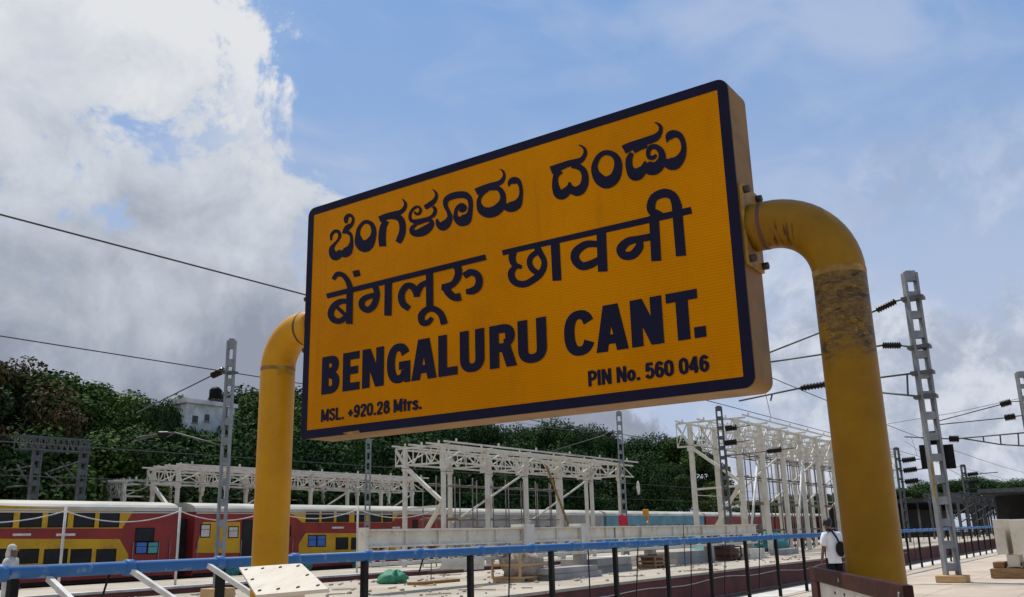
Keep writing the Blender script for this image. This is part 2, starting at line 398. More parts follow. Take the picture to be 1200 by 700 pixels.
def smooth(pts, closed=False, k=7):
    n = len(pts); o = []
    rng = range(n) if closed else range(n-1)
    for i in rng:
        P = [pts[(i+j) % n] if closed else pts[min(max(i+j, 0), n-1)] for j in (-1, 0, 1, 2)]
        for q in range(k):
            u = q/k
            o.append(tuple(.5*((2*P[1][c])+(-P[0][c]+P[2][c])*u+(2*P[0][c]-5*P[1][c]+4*P[2][c]-P[3][c])*u*u+(-P[0][c]+3*P[1][c]-3*P[2][c]+P[3][c])*u**3) for c in range(3)))
    if not closed: o.append(pts[-1])
    return o
LAY = [0]
def strokes(mb_, ox, oy, sc_, lst):
    for st in lst:
        kind = ''
        if isinstance(st[0], str): kind, st = st[0], st[1:]
        pts = list(st)
        if 's' not in kind and len(pts) > 2: pts = smooth(pts, 'c' in kind)
        closed = 'c' in kind; N = len(pts); L = []; Rr = []
        for i, (x, y, w_) in enumerate(pts):
            a = pts[(i-1) % N] if closed else pts[max(i-1, 0)]; c = pts[(i+1) % N] if closed else pts[min(i+1, N-1)]
            dx, dy = c[0]-a[0], c[1]-a[1]; l = math.hypot(dx, dy) or 1; nx, ny = -dy/l, dx/l; w_ = max(w_*1.09, 2)
            for arr, sg in ((L, 1), (Rr, -1)):
                p = at(ox+(x+sg*nx*w_/2)/sc_, oy+(y+sg*ny*w_/2)/sc_, Y=Y0); arr.append(p)
        LAY[0] += 1; dy_ = -.002-.00006*(LAY[0] % 40)
        vs = [(p.x, Y0+dy_-.00005*i/N, p.z) for i, p in enumerate(L)]+[(p.x, Y0+dy_-.00005*i/N, p.z) for i, p in enumerate(Rr)]
        rng = range(N) if closed else range(N-1)
        mb_.add(vs, [(i, (i+1) % N, N+(i+1) % N, N+i) for i in rng])
kan = MB()
strokes(kan, 380, 225, 8.24, [
 [(68, 470, 16), (70, 420, 24), (98, 384, 28), (135, 384, 30), (152, 420, 28), (138, 462, 22), (102, 505, 26), (75, 545, 44), (80, 590, 64), (105, 622, 76), (140, 605, 70), (165, 570, 40)],
 [(160, 575, 40), (188, 592, 76), (225, 575, 84), (255, 530, 50), (266, 470, 28), (258, 420, 28), (230, 392, 34), (188, 390, 24)],
 [(180, 402, 16), (222, 350, 50), (268, 312, 30), (281, 262, 24), (258, 228, 26), (228, 232, 34), (211, 268, 40), (216, 305, 20)],
 ['c', (405, 290, 32), (455, 310, 38), (480, 370, 44), (470, 440, 58), (430, 505, 96), (385, 525, 106), (342, 490, 86), (326, 420, 44), (335, 360, 34), (365, 312, 30)],
 [(534, 268, 56), (600, 240, 56), (680, 215, 50), (740, 195, 40), (778, 155, 34), (785, 110, 24), (752, 66, 5)],
 [(566, 528, 62), (560, 440, 66), (572, 340, 60), (605, 280, 46)],
 [(610, 245, 40), (680, 238, 54), (735, 262, 58), (757, 320, 58), (755, 390, 58), (735, 450, 60), (712, 490, 48)]])
strokes(kan, 470, 205, 8.75, [
 [(205, 352, 16), (180, 328, 20), (140, 340, 26), (105, 380, 26), (92, 430, 28), (108, 470, 34), (150, 478, 36), (220, 460, 26), (300, 438, 28), (340, 408, 36), (352, 360, 32), (330, 325, 26)],
 [(190, 335, 20), (203, 365, 26), (185, 400, 26), (155, 402, 22), (140, 378, 18)],
 [(245, 338, 44), (300, 305, 50), (345, 265, 40), (365, 215, 28), (352, 175, 18), (318, 148, 4)],
 [(118, 470, 36), (165, 505, 24), (240, 480, 24), (290, 465, 36), (318, 490, 40), (298, 530, 66), (240, 575, 84), (170, 600, 70), (122, 590, 56), (116, 545, 40), (160, 510, 24)],
 [(368, 455, 16), (385, 505, 50), (425, 525, 90), (470, 500, 80), (502, 440, 50), (488, 380, 36), (460, 322, 40), (463, 262, 50), (510, 227, 60), (590, 207, 64), (660, 210, 64), (705, 250, 50), (716, 320, 42), (704, 400, 54), (668, 455, 106), (615, 475, 96), (568, 445, 56), (562, 390, 34), (580, 340, 36), (620, 312, 40), (650, 335, 50), (632, 362, 50), (600, 355, 40)],
 ])
strokes(kan, 540, 190, 9.33, [
 [(168, 330, 70), (250, 292, 66), (340, 258, 58), (410, 237, 50), (455, 205, 44), (477, 150, 26), (462, 100, 20), (428, 80, 5)],
 [(300, 300, 30), (400, 288, 46), (452, 335, 54), (464, 410, 60), (440, 480, 92), (380, 535, 104), (300, 555, 104), (230, 525, 84), (200, 455, 48), (206, 400, 36), (240, 345, 40), (300, 312, 20)],
 [(478, 455, 30), (505, 488, 84), (560, 492, 104), (620, 460, 92), (655, 390, 46), (662, 320, 36), (650, 250, 40), (620, 207, 60), (575, 205, 70), (540, 225, 46), (524, 270, 6)]])
kan.build('lettering', 'navy', sign); kan = MB()
strokes(kan, 640, 160, 8.75, [
 [(52, 350, 76), (130, 320, 68), (230, 282, 60), (320, 262, 58), (370, 235, 46), (402, 180, 36), (396, 130, 26), (360, 98, 16), (332, 94, 4)],
 [(260, 305, 40), (330, 312, 56), (382, 350, 60), (402, 420, 64), (390, 500, 76), (345, 555, 92), (290, 560, 84), (250, 525, 60), (242, 470, 16)],
 [(150, 350, 60), (106, 400, 52), (95, 460, 54), (103, 530, 70), (130, 590, 90), (175, 595, 90), (220, 555, 76), (242, 500, 30)],
 ['c', (620, 168, 46), (700, 195, 56), (740, 270, 72), (730, 370, 86), (690, 440, 104), (620, 475, 114), (550, 440, 104), (503, 360, 70), (505, 280, 54), (550, 200, 46)]])
strokes(kan, 720, 140, 8.75, [
 [(98, 315, 84), (170, 278, 78), (280, 240, 74), (370, 210, 74), (435, 180, 66), (472, 130, 40), (476, 80, 34), (445, 45, 20), (412, 37, 5)],
 [(180, 345, 40), (152, 420, 62), (158, 500, 70), (200, 565, 110), (255, 555, 110), (302, 500, 66), (318, 430, 16)],
 [(310, 490, 60), (350, 500, 120), (410, 505, 120), (462, 470, 100), (492, 400, 70), (480, 330, 60), (430, 285, 50), (375, 290, 46), (348, 335, 40), (358, 390, 40), (400, 395, 40), (432, 365, 24)],
 [(200, 330, 46), (260, 298, 40), (340, 280, 24)],
 [(520, 420, 40), (555, 450, 104), (620, 455, 116), (680, 400, 84), (712, 320, 52), (705, 230, 48), (665, 165, 60), (605, 152, 72), (563, 178, 72), (545, 215, 26), (540, 242, 5)]])
kan.build('lettering', 'navy', sign)
dev = MB()
strokes(dev, 0, 0, 1, [['s', (383.3, 347.3, 5.4), (569.5, 301.7, 6.0)]])
strokes(dev, 375, 310, 8.75, [
 ['s', (308, 250, 60), (302, 612, 60)],
 [(295, 378, 44), (205, 385, 52), (140, 435, 56), (112, 510, 56), (145, 570, 56), (210, 580, 52), (285, 530, 50)],
 ['s', (160, 425, 32), (275, 530, 34)],
 [(138, 155, 34), (180, 102, 44), (235, 110, 44), (280, 160, 46), (312, 240, 50), (322, 290, 40)],
 ['s', (345, 102, 58), (410, 86, 58)],
 [(560, 210, 60), (585, 280, 52), (580, 350, 56), (548, 430, 60), (490, 468, 58), (440, 440, 56), (430, 388, 54), (470, 345, 52), (560, 315, 46)],
 ['s', (704, 165, 66), (699, 527, 66)]])
strokes(dev, 460, 290, 7, [
 ['s', (305, 190, 52), (308, 505, 52)],
 [(140, 505, 44), (88, 462, 50), (75, 390, 48), (110, 325, 46), (160, 320, 48), (195, 365, 50), (202, 408, 44)],
 [(198, 395, 44), (232, 322, 44), (290, 285, 36)],
 [(428, 632, 52), (400, 550, 48), (345, 508, 46), (285, 512, 46), (240, 560, 50), (248, 618, 46), (292, 618, 42), (328, 578, 28)],
 [(515, 130, 60), (543, 190, 54), (535, 250, 52), (500, 300, 46), (440, 328, 54), (405, 328, 44)],
 [(430, 312, 46), (460, 370, 56), (510, 412, 54), (562, 405, 60)],
 [(590, 238, 46), (640, 207, 50), (692, 222, 50), (714, 270, 52), (700, 330, 54), (655, 360, 52), (606, 365, 36)]])
dev.build('lettering', 'navy', sign); dev = MB(); strokes(dev, 0, 0, 1, [['s', (589.0, 296.6, 5.6), (810.4, 246.6, 7.4)]])
strokes(dev, 580, 270, 8.75, [
 [(190, 210, 70), (178, 290, 66), (205, 355, 56), (278, 380, 36)],
 [(215, 372, 46), (172, 430, 64), (180, 500, 66), (230, 545, 64), (310, 552, 64), (390, 512, 62), (455, 460, 66), (500, 390, 58), (505, 310, 52), (465, 235, 58), (425, 160, 62)],
 [(445, 215, 50), (372, 275, 52), (357, 340, 52), (385, 400, 54), (440, 440, 50)],
 ['s', (618, 120, 84), (638, 518, 84)]])
strokes(dev, 640, 240, 7, [
 ['s', (453, 215, 72), (466, 550, 72)],
 [(430, 325, 48), (330, 327, 54), (250, 385, 64), (240, 450, 64), (290, 503, 62), (360, 493, 60), (435, 455, 50)]])
strokes(dev, 720, 215, 7, [
 ['s', (325, 265, 74), (345, 638, 74)],
 [(300, 440, 54), (200, 458, 52), (110, 480, 60), (55, 540, 68), (80, 592, 62), (150, 588, 64), (202, 530, 64), (212, 470, 44)],
 ['s', (512, 170, 76), (548, 597, 76)],
 [(345, 268, 30), (310, 232, 60), (302, 180, 64), (330, 115, 62), (410, 82, 66), (480, 105, 66), (512, 175, 74)],
 [(305, 225, 30), (345, 235, 36), (400, 255, 20)]])
dev.build('lettering', 'navy', sign)
lat = MB()
def cap_line(m_, letters):
    """bold condensed capitals between a straight baseline and cap line; letters: (character, left px, right px)"""
    b0, b1 = at(377.5, 463, Y=Y0), at(800.7, 398.9, Y=Y0); t0, t1 = at(378.6, 418.6, Y=Y0), at(797, 342.6, Y=Y0)
    base = lambda x: b0.z+(b1.z-b0.z)*(x-b0.x)/(b1.x-b0.x)
    H = ((t0.z-b0.z)+(t1.z-b1.z))/2
    th, tv = H*.262, H*.20
    lay = [0]
    def put(x0, poly_pairs, closed=False):
        lay[0] += 1; y_ = Y0-.002-.00006*(lay[0] % 40); n_ = len(poly_pairs)
        vs = [(x0+p[0], y_, base(x0)+p[1]) for p, q in poly_pairs]+[(x0+q[0], y_, base(x0)+q[1]) for p, q in poly_pairs]
        m_.add(vs, [(i, (i+1) % n_, n_+(i+1) % n_, n_+i) for i in range(n_ if closed else n_-1)])
    for ch, pl_, pr_ in letters:
        zm = 440-(pl_-377)*.165
        x0, x1 = at(pl_, zm, Y=Y0).x, at(pr_, zm, Y=Y0).x; W = x1-x0
        l, r, b, t = th/2, W-th/2, tv/2, H-tv/2
        def st(pts):
            out = []
            for i, (u, v) in enumerate(pts):
                a = pts[max(i-1, 0)]; c = pts[min(i+1, len(pts)-1)]; L_ = math.hypot(c[0]-a[0], c[1]-a[1]) or 1
                nx, nz = -(c[1]-a[1])/L_, (c[0]-a[0])/L_; w_ = math.hypot(nx*th, nz*tv)/2
                out.append(((u+nx*w_, v+nz*w_), (u-nx*w_, v-nz*w_)))
            put(x0, out)
        def dg(xa, xb, za=0, zb=None, k=1.04):
            zb = H if zb is None else zb
            put(x0, [((xa-th*k/2, za), (xa+th*k/2, za)), ((xb-th*k/2, zb), (xb+th*k/2, zb))])
        def arc(cx, cz, rx, rz, a0, a1, n_=22, pw=.86):
            o = []
            for i in range(n_+1):
                a = radians(a0+(a1-a0)*i/n_); c, s_ = cos(a), sin(a)
                o.append((cx+rx*math.copysign(abs(c)**pw, c), cz+rz*math.copysign(abs(s_)**pw, s_)))
            return o
        if ch in 'BERLN': dg(l, l, k=1.)
        if ch == 'B':
            r2 = r-.05*W
            st([(l, t), (.5*W, t)]+arc(.5*W, .75*H, r2-.5*W, t-.75*H, 80, -80, 12)+[(.5*W, .52*H), (l, .52*H)][:1])
            st([(l, .515*H), (.5*W, .515*H)]); st([(.5*W, .51*H)]+arc(.5*W, .29*H, r-.5*W, .29*H-b, 60, -80, 12)+[(.5*W, b), (l, b)]); 
        elif ch == 'E': st([(l, t), (W*.97, t)]); st([(l, .52*H), (W*.9, .52*H)]); st([(l, b), (W, b)])
        elif ch == 'N': dg(r, r, k=1.); dg(r-.01*W, l+.01*W, k=1.08)
        elif ch == 'L': st([(l, b), (W, b)])
        elif ch == 'A':
            dg(l, W/2-th*.16); dg(r, W/2+th*.16); st([(W*.24, .255*H), (W*.76, .255*H)])
        elif ch == 'U':
            st([(l, H)]+arc(W/2, .34*H, W/2-l, .34*H-b, 180, 360)+[(r, H)])
        elif ch == 'C': st(arc(W/2, H/2, W/2-l, H/2-b, 28, 332, 30))
        elif ch == 'G':
            st(arc(W/2, H/2, W/2-l, H/2-b, 28, 330, 30)); st([(.52*W, .43*H), (W, .43*H)])
            put(x0, [((W-th*.72, 0), (W, 0)), ((W-th*.9, .5*H), (W, .5*H))])
        elif ch == 'R':
            st([(l, t), (.5*W, t)]+arc(.5*W, .72*H, r-.03*W-.5*W, t-.72*H, 80, -80, 12)+[(.45*W, .44*H+.0)][:0]); st([(l, .46*H), (.58*W, .46*H)]); dg(r+.01*W, .60*W, 0, .5*H, 1.08)
        elif ch == 'T': dg(W/2, W/2, k=1.02); st([(0, t), (W, t)])
        elif ch == '.': put(x0, [((0, 0), (W, 0)), ((0, H*.22), (W, H*.22))])
cap_line(lat, [('B', 377.3, 398), ('E', 402, 421.8), ('N', 424.8, 450), ('G', 453.8, 481), ('A', 482.5, 511.5), ('L', 514, 536.3), ('U', 539.3, 568), ('R', 574, 604.8), ('U', 607.3, 641)])
lat.build('lettering', 'navy', sign); lat = MB()
cap_line(lat, [('C', 661.3, 698), ('A', 698.2, 735.5), ('N', 739.5, 777.2), ('T', 781.8, 819.2), ('.', 812.2, 826)])
lat.build('lettering', 'navy', sign)
SG = {
 'M': (.80, ['s', (.12, 0), (.12, 1)], ['s', (.12, .98), (.40, .12)], ['s', (.40, .12), (.68, .98)], ['s', (.68, 0), (.68, 1)]),
 'S': (.62, [(.52, .74), (.44, .88), (.31, .91), (.16, .84), (.13, .70), (.25, .57), (.42, .46), (.50, .30), (.43, .13), (.30, .09), (.17, .13), (.09, .28)]),
 'L': (.55, ['s', (.13, 0), (.13, 1)], ['s', (.13, .09), (.52, .09)]),
 '.': (.30, ['s', (.15, 0), (.15, .2)]),
 '+': (.58, ['s', (.06, .42), (.52, .42)], ['s', (.29, .16), (.29, .68)]),
 '0': (.60, ['c', (.30, .91), (.45, .80), (.49, .50), (.45, .20), (.30, .09), (.15, .20), (.11, .50), (.15, .80)]),
 '9': (.60, ['c', (.30, .92), (.45, .82), (.47, .64), (.42, .48), (.29, .43), (.16, .50), (.12, .66), (.17, .84)], [(.47, .68), (.47, .40), (.40, .16), (.28, .09), (.15, .14), (.11, .24)]),
 '6': (.60, ['c', (.31, .57), (.44, .50), (.48, .34), (.43, .16), (.30, .08), (.17, .16), (.13, .34), (.18, .50)], [(.13, .32), (.13, .60), (.20, .84), (.32, .91), (.43, .86), (.48, .76)]),
 '2': (.60, [(.12, .68), (.17, .86), (.31, .92), (.45, .84), (.47, .68), (.38, .48), (.20, .26), (.13, .09)], ['s', (.07, .09), (.51, .09)]),
 '8': (.60, ['c', (.30, .93), (.42, .86), (.44, .74), (.40, .60), (.30, .54), (.20, .60), (.16, .74), (.18, .86)], ['c', (.30, .54), (.44, .46), (.48, .30), (.43, .14), (.30, .08), (.17, .14), (.12, .30), (.16, .46)]),
 '5': (.60, ['s', (.15, .91), (.50, .91)], ['s', (.17, .98), (.13, .46)], [(.12, .50), (.22, .60), (.36, .60), (.47, .48), (.48, .28), (.40, .13), (.28, .09), (.16, .13), (.09, .26)]),
 '4': (.62, ['s', (.42, 0), (.42, 1)], ['s', (.05, .28), (.58, .28)], ['s', (.08, .30), (.40, .94)]),
 'P': (.62, ['s', (.13, 0), (.13, 1)], [(.13, .91), (.36, .91), (.49, .83), (.51, .68), (.46, .52), (.34, .46), (.13, .46)]),
 'I': (.30, ['s', (.15, 0), (.15, 1)]),
 'N': (.70, ['s', (.13, 0), (.13, 1)], ['s', (.14, .97), (.56, .03)], ['s', (.57, 0), (.57, 1)]),
 'o': (.58, ['c', (.29, .63), (.42, .55), (.46, .37), (.42, .18), (.29, .09), (.16, .18), (.12, .37), (.16, .55)]),
 't': (.40, ['s', (.20, .02), (.20, .92)], ['s', (.04, .64), (.37, .64)]),
 'r': (.42, ['s', (.13, 0), (.13, .72)], [(.14, .48), (.22, .60), (.39, .63)]),
 's': (.54, [(.45, .52), (.38, .62), (.27, .63), (.15, .58), (.14, .48), (.27, .38), (.41, .28), (.43, .17), (.35, .09), (.24, .09), (.14, .12), (.09, .22)]),
 ' ': (.30,)}
def flat_text(body, pa, pb, hpx, th):
    """small bold condensed line printed from pa to pb (ends of its baseline)"""
    A_, B_ = at(*pa, Y=Y0), at(*pb, Y=Y0); H = at(pa[0], pa[1]-hpx, Y=Y0).z-A_.z
    tot = sum(SG[c][0] for c in body); k = (B_.x-A_.x)/tot; x = 0; m_ = MB(); lay = 0
    for c in body:
        if c == ' ': m_.build('small_print', 'navy', sign); m_ = MB()
        for st in SG[c][1:]:
            cl = st[0] == 'c'; pts = [p for p in st if not isinstance(p, str)]
            P = [(A_.x+(x+u)*k, A_.z+v*H, th*H) for u, v in pts]
            if st[0] != 's': P = smooth(P, cl, 5)
            n_ = len(P); L, Rr = [], []
            for i, (px, pz, w_) in enumerate(P):
                a = P[(i-1) % n_] if cl else P[max(i-1, 0)]; b2 = P[(i+1) % n_] if cl else P[min(i+1, n_-1)]
                l = math.hypot(b2[0]-a[0], b2[1]-a[1]) or 1; nx, nz = -(b2[1]-a[1])/l, (b2[0]-a[0])/l
                kx = w_/2*(1. if abs(nx) > abs(nz) else .85)
                L.append((px+nx*kx, pz+nz*kx)); Rr.append((px-nx*kx, pz-nz*kx))
            lay += 1; dy_ = -.002-.00006*(lay % 40)
            m_.add([(u, Y0+dy_, v) for u, v in L+Rr], [(i, (i+1) % n_, n_+(i+1) % n_, n_+i) for i in range(n_ if cl else n_-1)])
        x += SG[c][0]
    return m_.build('small_print', 'navy', sign)
flat_text('MSL. +920.28 Mtrs.', (376, 495.0), (495, 479), 14.6, .225)
flat_text('PIN No. 560 046', (689.5, 453.5), (832, 434), 18.2, .235)
# a torn sticker left on the lower border
MB().add([(p.x, Y0-.0042, p.z) for p in (at(402, 507.5, Y=Y0), at(421, 504.5, Y=Y0), at(423, 508, Y=Y0), at(410, 510.5, Y=Y0))], [(0, 1, 2, 3)]).build('torn_sticker', 'flange', sign)

# bent pipe posts
YC = Y0+.10; PR = .0935
def post(name_label, xs, xv, zc, rb, material, sgn, zbot):
    root = thing('pipe_post', name_label, 'post', (xv, YC, 0), 'bent yellow pipe posts of the name board')
    xe = xv-sgn*rb
    pts = [(xs, YC, zc), (xe, YC, zc)]
    N = 14
    arc = [(xe+sgn*rb*sin(pi/2*k/N), YC, zc-rb+rb*cos(pi/2*k/N)) for k in range(1, N+1)]
    MB().path([(xs+sgn*.012, YC, zc)]+[(xs+(xe-xs)*q, YC, zc) for q in (.5, 1)]+arc+[(xv, YC, z) for z in (zc-rb-.2, zc-rb-.5, 1.2, zbot)], PR, 40).build('pipe', material, root)
    # weld ring and flange plate with bolts
    MB().path([(xe-sgn*.02, YC, zc), (xe-sgn*.012, YC, zc), (xe-sgn*.004, YC, zc)], [PR*1.0, PR*1.012, PR*1.0], 40, cap=False).build('weld', 'rust', root)
    MB().path([(xv, YC, zc-rb-.012), (xv, YC, zc-rb), (xv, YC, zc-rb+.012)], [PR*1.0, PR*1.015, PR*1.0], 40, cap=False).build('weld', 'flange', root)
    MB().box(min(xs, xs+sgn*.014), max(xs, xs+sgn*.014), Y0+.012, YB-.010, zc-.165, zc+.165).build('flange_plate', 'flange', root, bevel=.003)
    for dy in (-.068, .068):
        for dz_ in (-.14, .14):
            MB().tube((xs+sgn*.014, YC+dy, zc+dz_), (xs+sgn*.036, YC+dy, zc+dz_), .015, 6).build('bolt', 'bolt', root)
    return root
rp_zb = 2.735-.24
r_post = post('right yellow pipe post of the name board, its upper part worn and flaking', BX1, -.803, 2.735, .24, 'post_yellow', 1, 0.)
l_post = post('clean yellow bent pipe post at the left end of the name board', BX0, -3.832, 2.715, .20, 'post_yellow', -1, 0.)
M['worn'] = worn_material(rp_zb-.30, rp_zb)
for o in list(r_post.children):
    if o.name.startswith('pipe'): o.data.materials[0] = M['worn']

# sloping steel plate on a pedestal at the foot of the left post
pl = thing('sloping_plate_stand', 'cream sloping steel plate with dark bolts, at the foot of the left post', 'stand', (-3.3, 2.85, 0))
c4 = [at(280, 665, Y=3.02), at(353, 660, Y=3.02), at(385, 690, Y=2.62), at(300, 697.5, Y=2.62)]
nn = (c4[1]-c4[0]).cross(c4[3]-c4[0]).normalized()
if nn.z < 0: nn = -nn
MB().poly_extrude([p for p in c4], -nn*.016).build('plate', 'plate', pl, bevel=.002)
for u, v in ((.09, .12), (.36, .12), (.64, .12), (.91, .12), (.09, .5), (.91, .5), (.09, .88), (.36, .88), (.64, .88), (.91, .88)):
    p = (c4[0].lerp(c4[1], u)).lerp(c4[3].lerp(c4[2], u), v)
    MB().tube(p-nn*.001, p+nn*.004, .008, 8).build('bolt', 'bolt', pl)
b4 = [(c4[0].lerp(c4[1], u)).lerp(c4[3].lerp(c4[2], u), v)-nn*.02 for u, v in ((.2, .3), (.7, .3), (.7, .93), (.2, .93))]
mb = MB(); mb.add(b4+[Vector((p.x, p.y, 0)) for p in b4], [(0, 1, 2, 3), (7, 6, 5, 4)]+[(i, (i+1) % 4, 4+(i+1) % 4, 4+i) for i in range(4)])
mb.build('pedestal', 'cream_light', pl)

# maroon framed notice board in the lower right corner
nb = thing('notice_board', 'maroon framed notice board with a white panel, in front of the right post', 'notice board', (-.75, 2.8, 0))
pa, pb = at(953, 664, D=3.2), at(1066, 687, D=2.06); pb.z = pa.z
dr = (pb-pa).normalized(); nv = dr.cross(Vector((0, 0, 1))); zt = pa.z
def nbox(u0, u1, z0, z1, t0, t1):
    P = [pa+dr*u for u in (u0, u1)]
    return [(p.x+nv.x*t_, p.y+nv.y*t_, z) for p in P for t_ in (t0, t1) for z in (z0, z1)]
BX = [(0, 1, 3, 2), (4, 6, 7, 5), (0, 4, 5, 1), (2, 3, 7, 6), (0, 2, 6, 4), (1, 5, 7, 3)]
Ln = (pb-pa).length
if nv.dot(EYE-pa) < 0: nv = -nv
MB().add(nbox(.0, Ln, zt-.045, zt, -.008, .016), BX).build('frame_rail', 'maroon_frame', nb, bevel=.003)
MB().add(nbox(.0, .12, .85, zt-.046, -.008, .015), BX).build('frame_stile', 'maroon_frame', nb, bevel=.003)
MB().add(nbox(Ln-.07, Ln, .85, zt-.046, -.008, .015), BX).build('frame_stile', 'maroon_frame', nb, bevel=.003)
MB().add(nbox(.0, Ln, .78, .849, -.008, .016), BX).build('frame_rail', 'maroon_frame', nb, bevel=.003)
MB().add(nbox(.121, Ln-.071, .851, zt-.047, -.006, .006), BX).build('panel', 'panel_white', nb)
for u in (.02, Ln-.07): MB().add(nbox(u, u+.05, 0, .779, -.015, .02), BX).build('leg', 'maroon_frame', nb)
for u in (.42*Ln, Ln-.03):
    p = pa+dr*u+nv*.016; MB().tube((p.x, p.y, zt-.022), (p.x+nv.x*.004, p.y+nv.y*.004, zt-.022), .006, 8).build('screw', 'galv', nb)
for px, py in ((979, 695), (990, 697)):
    pd = ray(px, py); k = (pa-EYE+nv*.006).dot(nv)/pd.dot(nv); p = EYE+pd*k
    MB().tube(p, p+nv*.003, .005, 6).build('screw', 'bolt', nb)

# ------------------------------------------------------------------ railing with the blue pipe
RX, RZ = -7.86, 1.405
rail = thing('pipe_railing', 'long railing of black posts carrying a bright blue pipe along the platform edge', 'railing', (RX, 20, 0))
MB().tube((RX, -3, RZ), (RX, 84, RZ), .056, 16).build('pipe', 'blue', rail)
rnd = random.Random(3)
y = .35
while y < 60:
    MB().path([(RX, y-.045, RZ), (RX, y-.035, RZ), (RX, y+.035, RZ), (RX, y+.045, RZ)], [.057, .073, .073, .057], 14).build('coupling', 'blue', rail)
    y += rnd.choice((1.0, 1.3, .95, 1.15))
for k in range(-3, 38):
    yy = 6.08+2.07*k
    MB().box(RX-.035, RX+.035, yy-.035, yy+.035, 0, RZ-.056).build('post', 'black', rail)
MB().box(RX-.02, RX+.02, -3, 84, .20, .26).build('bottom_rail', 'black', rail)
for k in range(-3, 22):
    yy = 6.08+2.07*k+1.0+rnd.uniform(-.15, .15); ln = rnd.choice((RZ-.27, .35, RZ-.27, .22))
    MB().tube((RX, yy, RZ-.05), (RX-rnd.uniform(0, .12), yy, RZ-.05-ln), .011, 6).build('rod', 'black', rail)
for i, ((ax, ay), (bx, by)) in enumerate((((57, 678), (92, 712)), ((153, 668), (206, 704)), ((243, 662), (296, 697)))):
    p = at(ax, ay, X=RX+.03); q = at(bx, by, X=RX+.55)
    q = p+(q-p)*((0-p.z)/(q.z-p.z))
    o = MB().bar(p, q, .045, .045).build('brace', 'white_stay', rail, label='white painted slanting brace')

# white hose along the maroon platform face
hose = MB(); pts = []
for k in range(60):
    yy = 12+k*1.0; pts.append((E1+.08, yy, -.33+.05*sin(yy*.9)+.04*sin(yy*.37)))
hose.path(pts, .02, 6); tag(centre(hose.build('hose', 'rope')), 'pale hose running along the maroon platform face behind the blue pipe railing', 'hose')

# ------------------------------------------------------------------ overhead line masts
def insulator(p, q, parent, r=.085, name='insulator'):
    p, q = Vector(p), Vector(q); L = (q-p).length; N = 17; pts = []; rr = []
    for i in range(N):
        pts.append(p.lerp(q, i/(N-1))); rr.append(r*(.28 if i in (0, N-1) else (1. if i % 2 else .6)))
    MB().path(pts, rr, 10).build(name, 'insul', parent)
def mast(x, y, h, w_, label, mat_='galv', base=None, bmat='concrete', z0=0., pitch=.62, ang=None, chan=.07):
    """two channels joined by batten plates, standing on a footing"""
    r = thing('catenary_mast', label, 'mast', (x, y, z0), 'overhead line masts')
    ax = Vector((cos(ang or YAW), sin(ang or YAW), 0))
    for s_ in (-1, 1):
        m_ = MB(); c = Vector((x, y, 0))+ax*s_*(w_/2-chan/2)
        m_.bar((c.x, c.y, z0), (c.x, c.y, z0+h), chan, w_*.6, up=ax.cross(Vector((0, 0, 1))))
        m_.build('channel', mat_, r)
    nb_ = int(h/pitch)
    for k in range(nb_+1):
        z = z0+h-.10-k*pitch; hh = .11 if k else .16
        if z < z0+.2: break
        a_, b_ = Vector((x, y, z))-ax*(w_/2-chan), Vector((x, y, z))+ax*(w_/2-chan)
        MB().bar(a_, b_, w_*.52, hh*2).build('batten_plate', mat_, r)
    if base: MB().box(x-base[0]/2, x+base[0]/2, y-base[1]/2, y+base[1]/2, z0, z0+base[2]).build('footing', bmat, r, bevel=.03)
    return r
# the tall one on the right
M5 = Vector((-5.08, 29.2, 0))
m5 = mast(M5.x, M5.y, 9.2, .43, 'tall lattice mast right of the worn post, with two black boards on it', base=(.8, .75, .2), bmat='timber_pale')
def P5(px, py): return at(px, py, Y=29.2)
a = P5(1064, 350); b_ = P5(905, 412); c_ = P5(840, 437)
def stay(parent, p0, i0, i1, p1, r=.022):
    MB().path([p0, i0], r, 8).build('bracket_tube', 'galv_dark', parent); insulator(i0, i1, parent, .115)
    MB().path([i1, p1], r, 8).build('bracket_tube', 'galv_dark', parent)
stay(m5, P5(1062, 350), P5(1050, 353), P5(1027, 364), P5(872, 425), .03)
stay(m5, P5(1068, 407), P5(1056, 405), P5(1034, 405), P5(872, 429), .03)
stay(m5, P5(1076, 437), P5(968, 450.5), P5(938, 455), P5(866, 470), .03)
for pa_, pb_ in (((1080, 465), (1030, 460)), ((1030, 460), (985, 449)), ((1063, 439), (1064, 463)), ((905, 462), (903, 470))):
    MB().path([P5(*pa_), P5(*pb_)], .03, 8).build('bracket_tube', 'galv_dark', m5)
for yy in (350, 407, 437, 465):
    q = P5(1070+(yy-350)*.13, yy); MB().box(q.x-.32, q.x+.32, 29.2-.2, 29.2+.2, q.z-.05, q.z+.05).build('clamp', 'galv_dark', m5)
for x0, x1 in ((1077, 1091), (1098, 1121)):
    q0, q1 = at(x0, 522, Y=29.5), at(x1, 549, Y=29.5)
    MB().box(q0.x, q1.x, 29.45, 29.5, q1.z, q0.z).build('board', 'black', m5)
q = P5(1090, 513); MB().box(q.x-.22, q.x+.22, 29.35, 29.45, q.z-.2, q.z+.2).build('board', 'black', m5)
for ya, yb in ((540, 585),):
    qa, qb = at(1092, ya, Y=29.0), at(1098, yb, Y=29.0)
    MB().bar((qa.x-.02, 28.98, qa.z), (qb.x-.02, 28.98, qb.z), .06, .02, up=(0, 1, 0)).build('faded_band', 'band_yellow', m5)
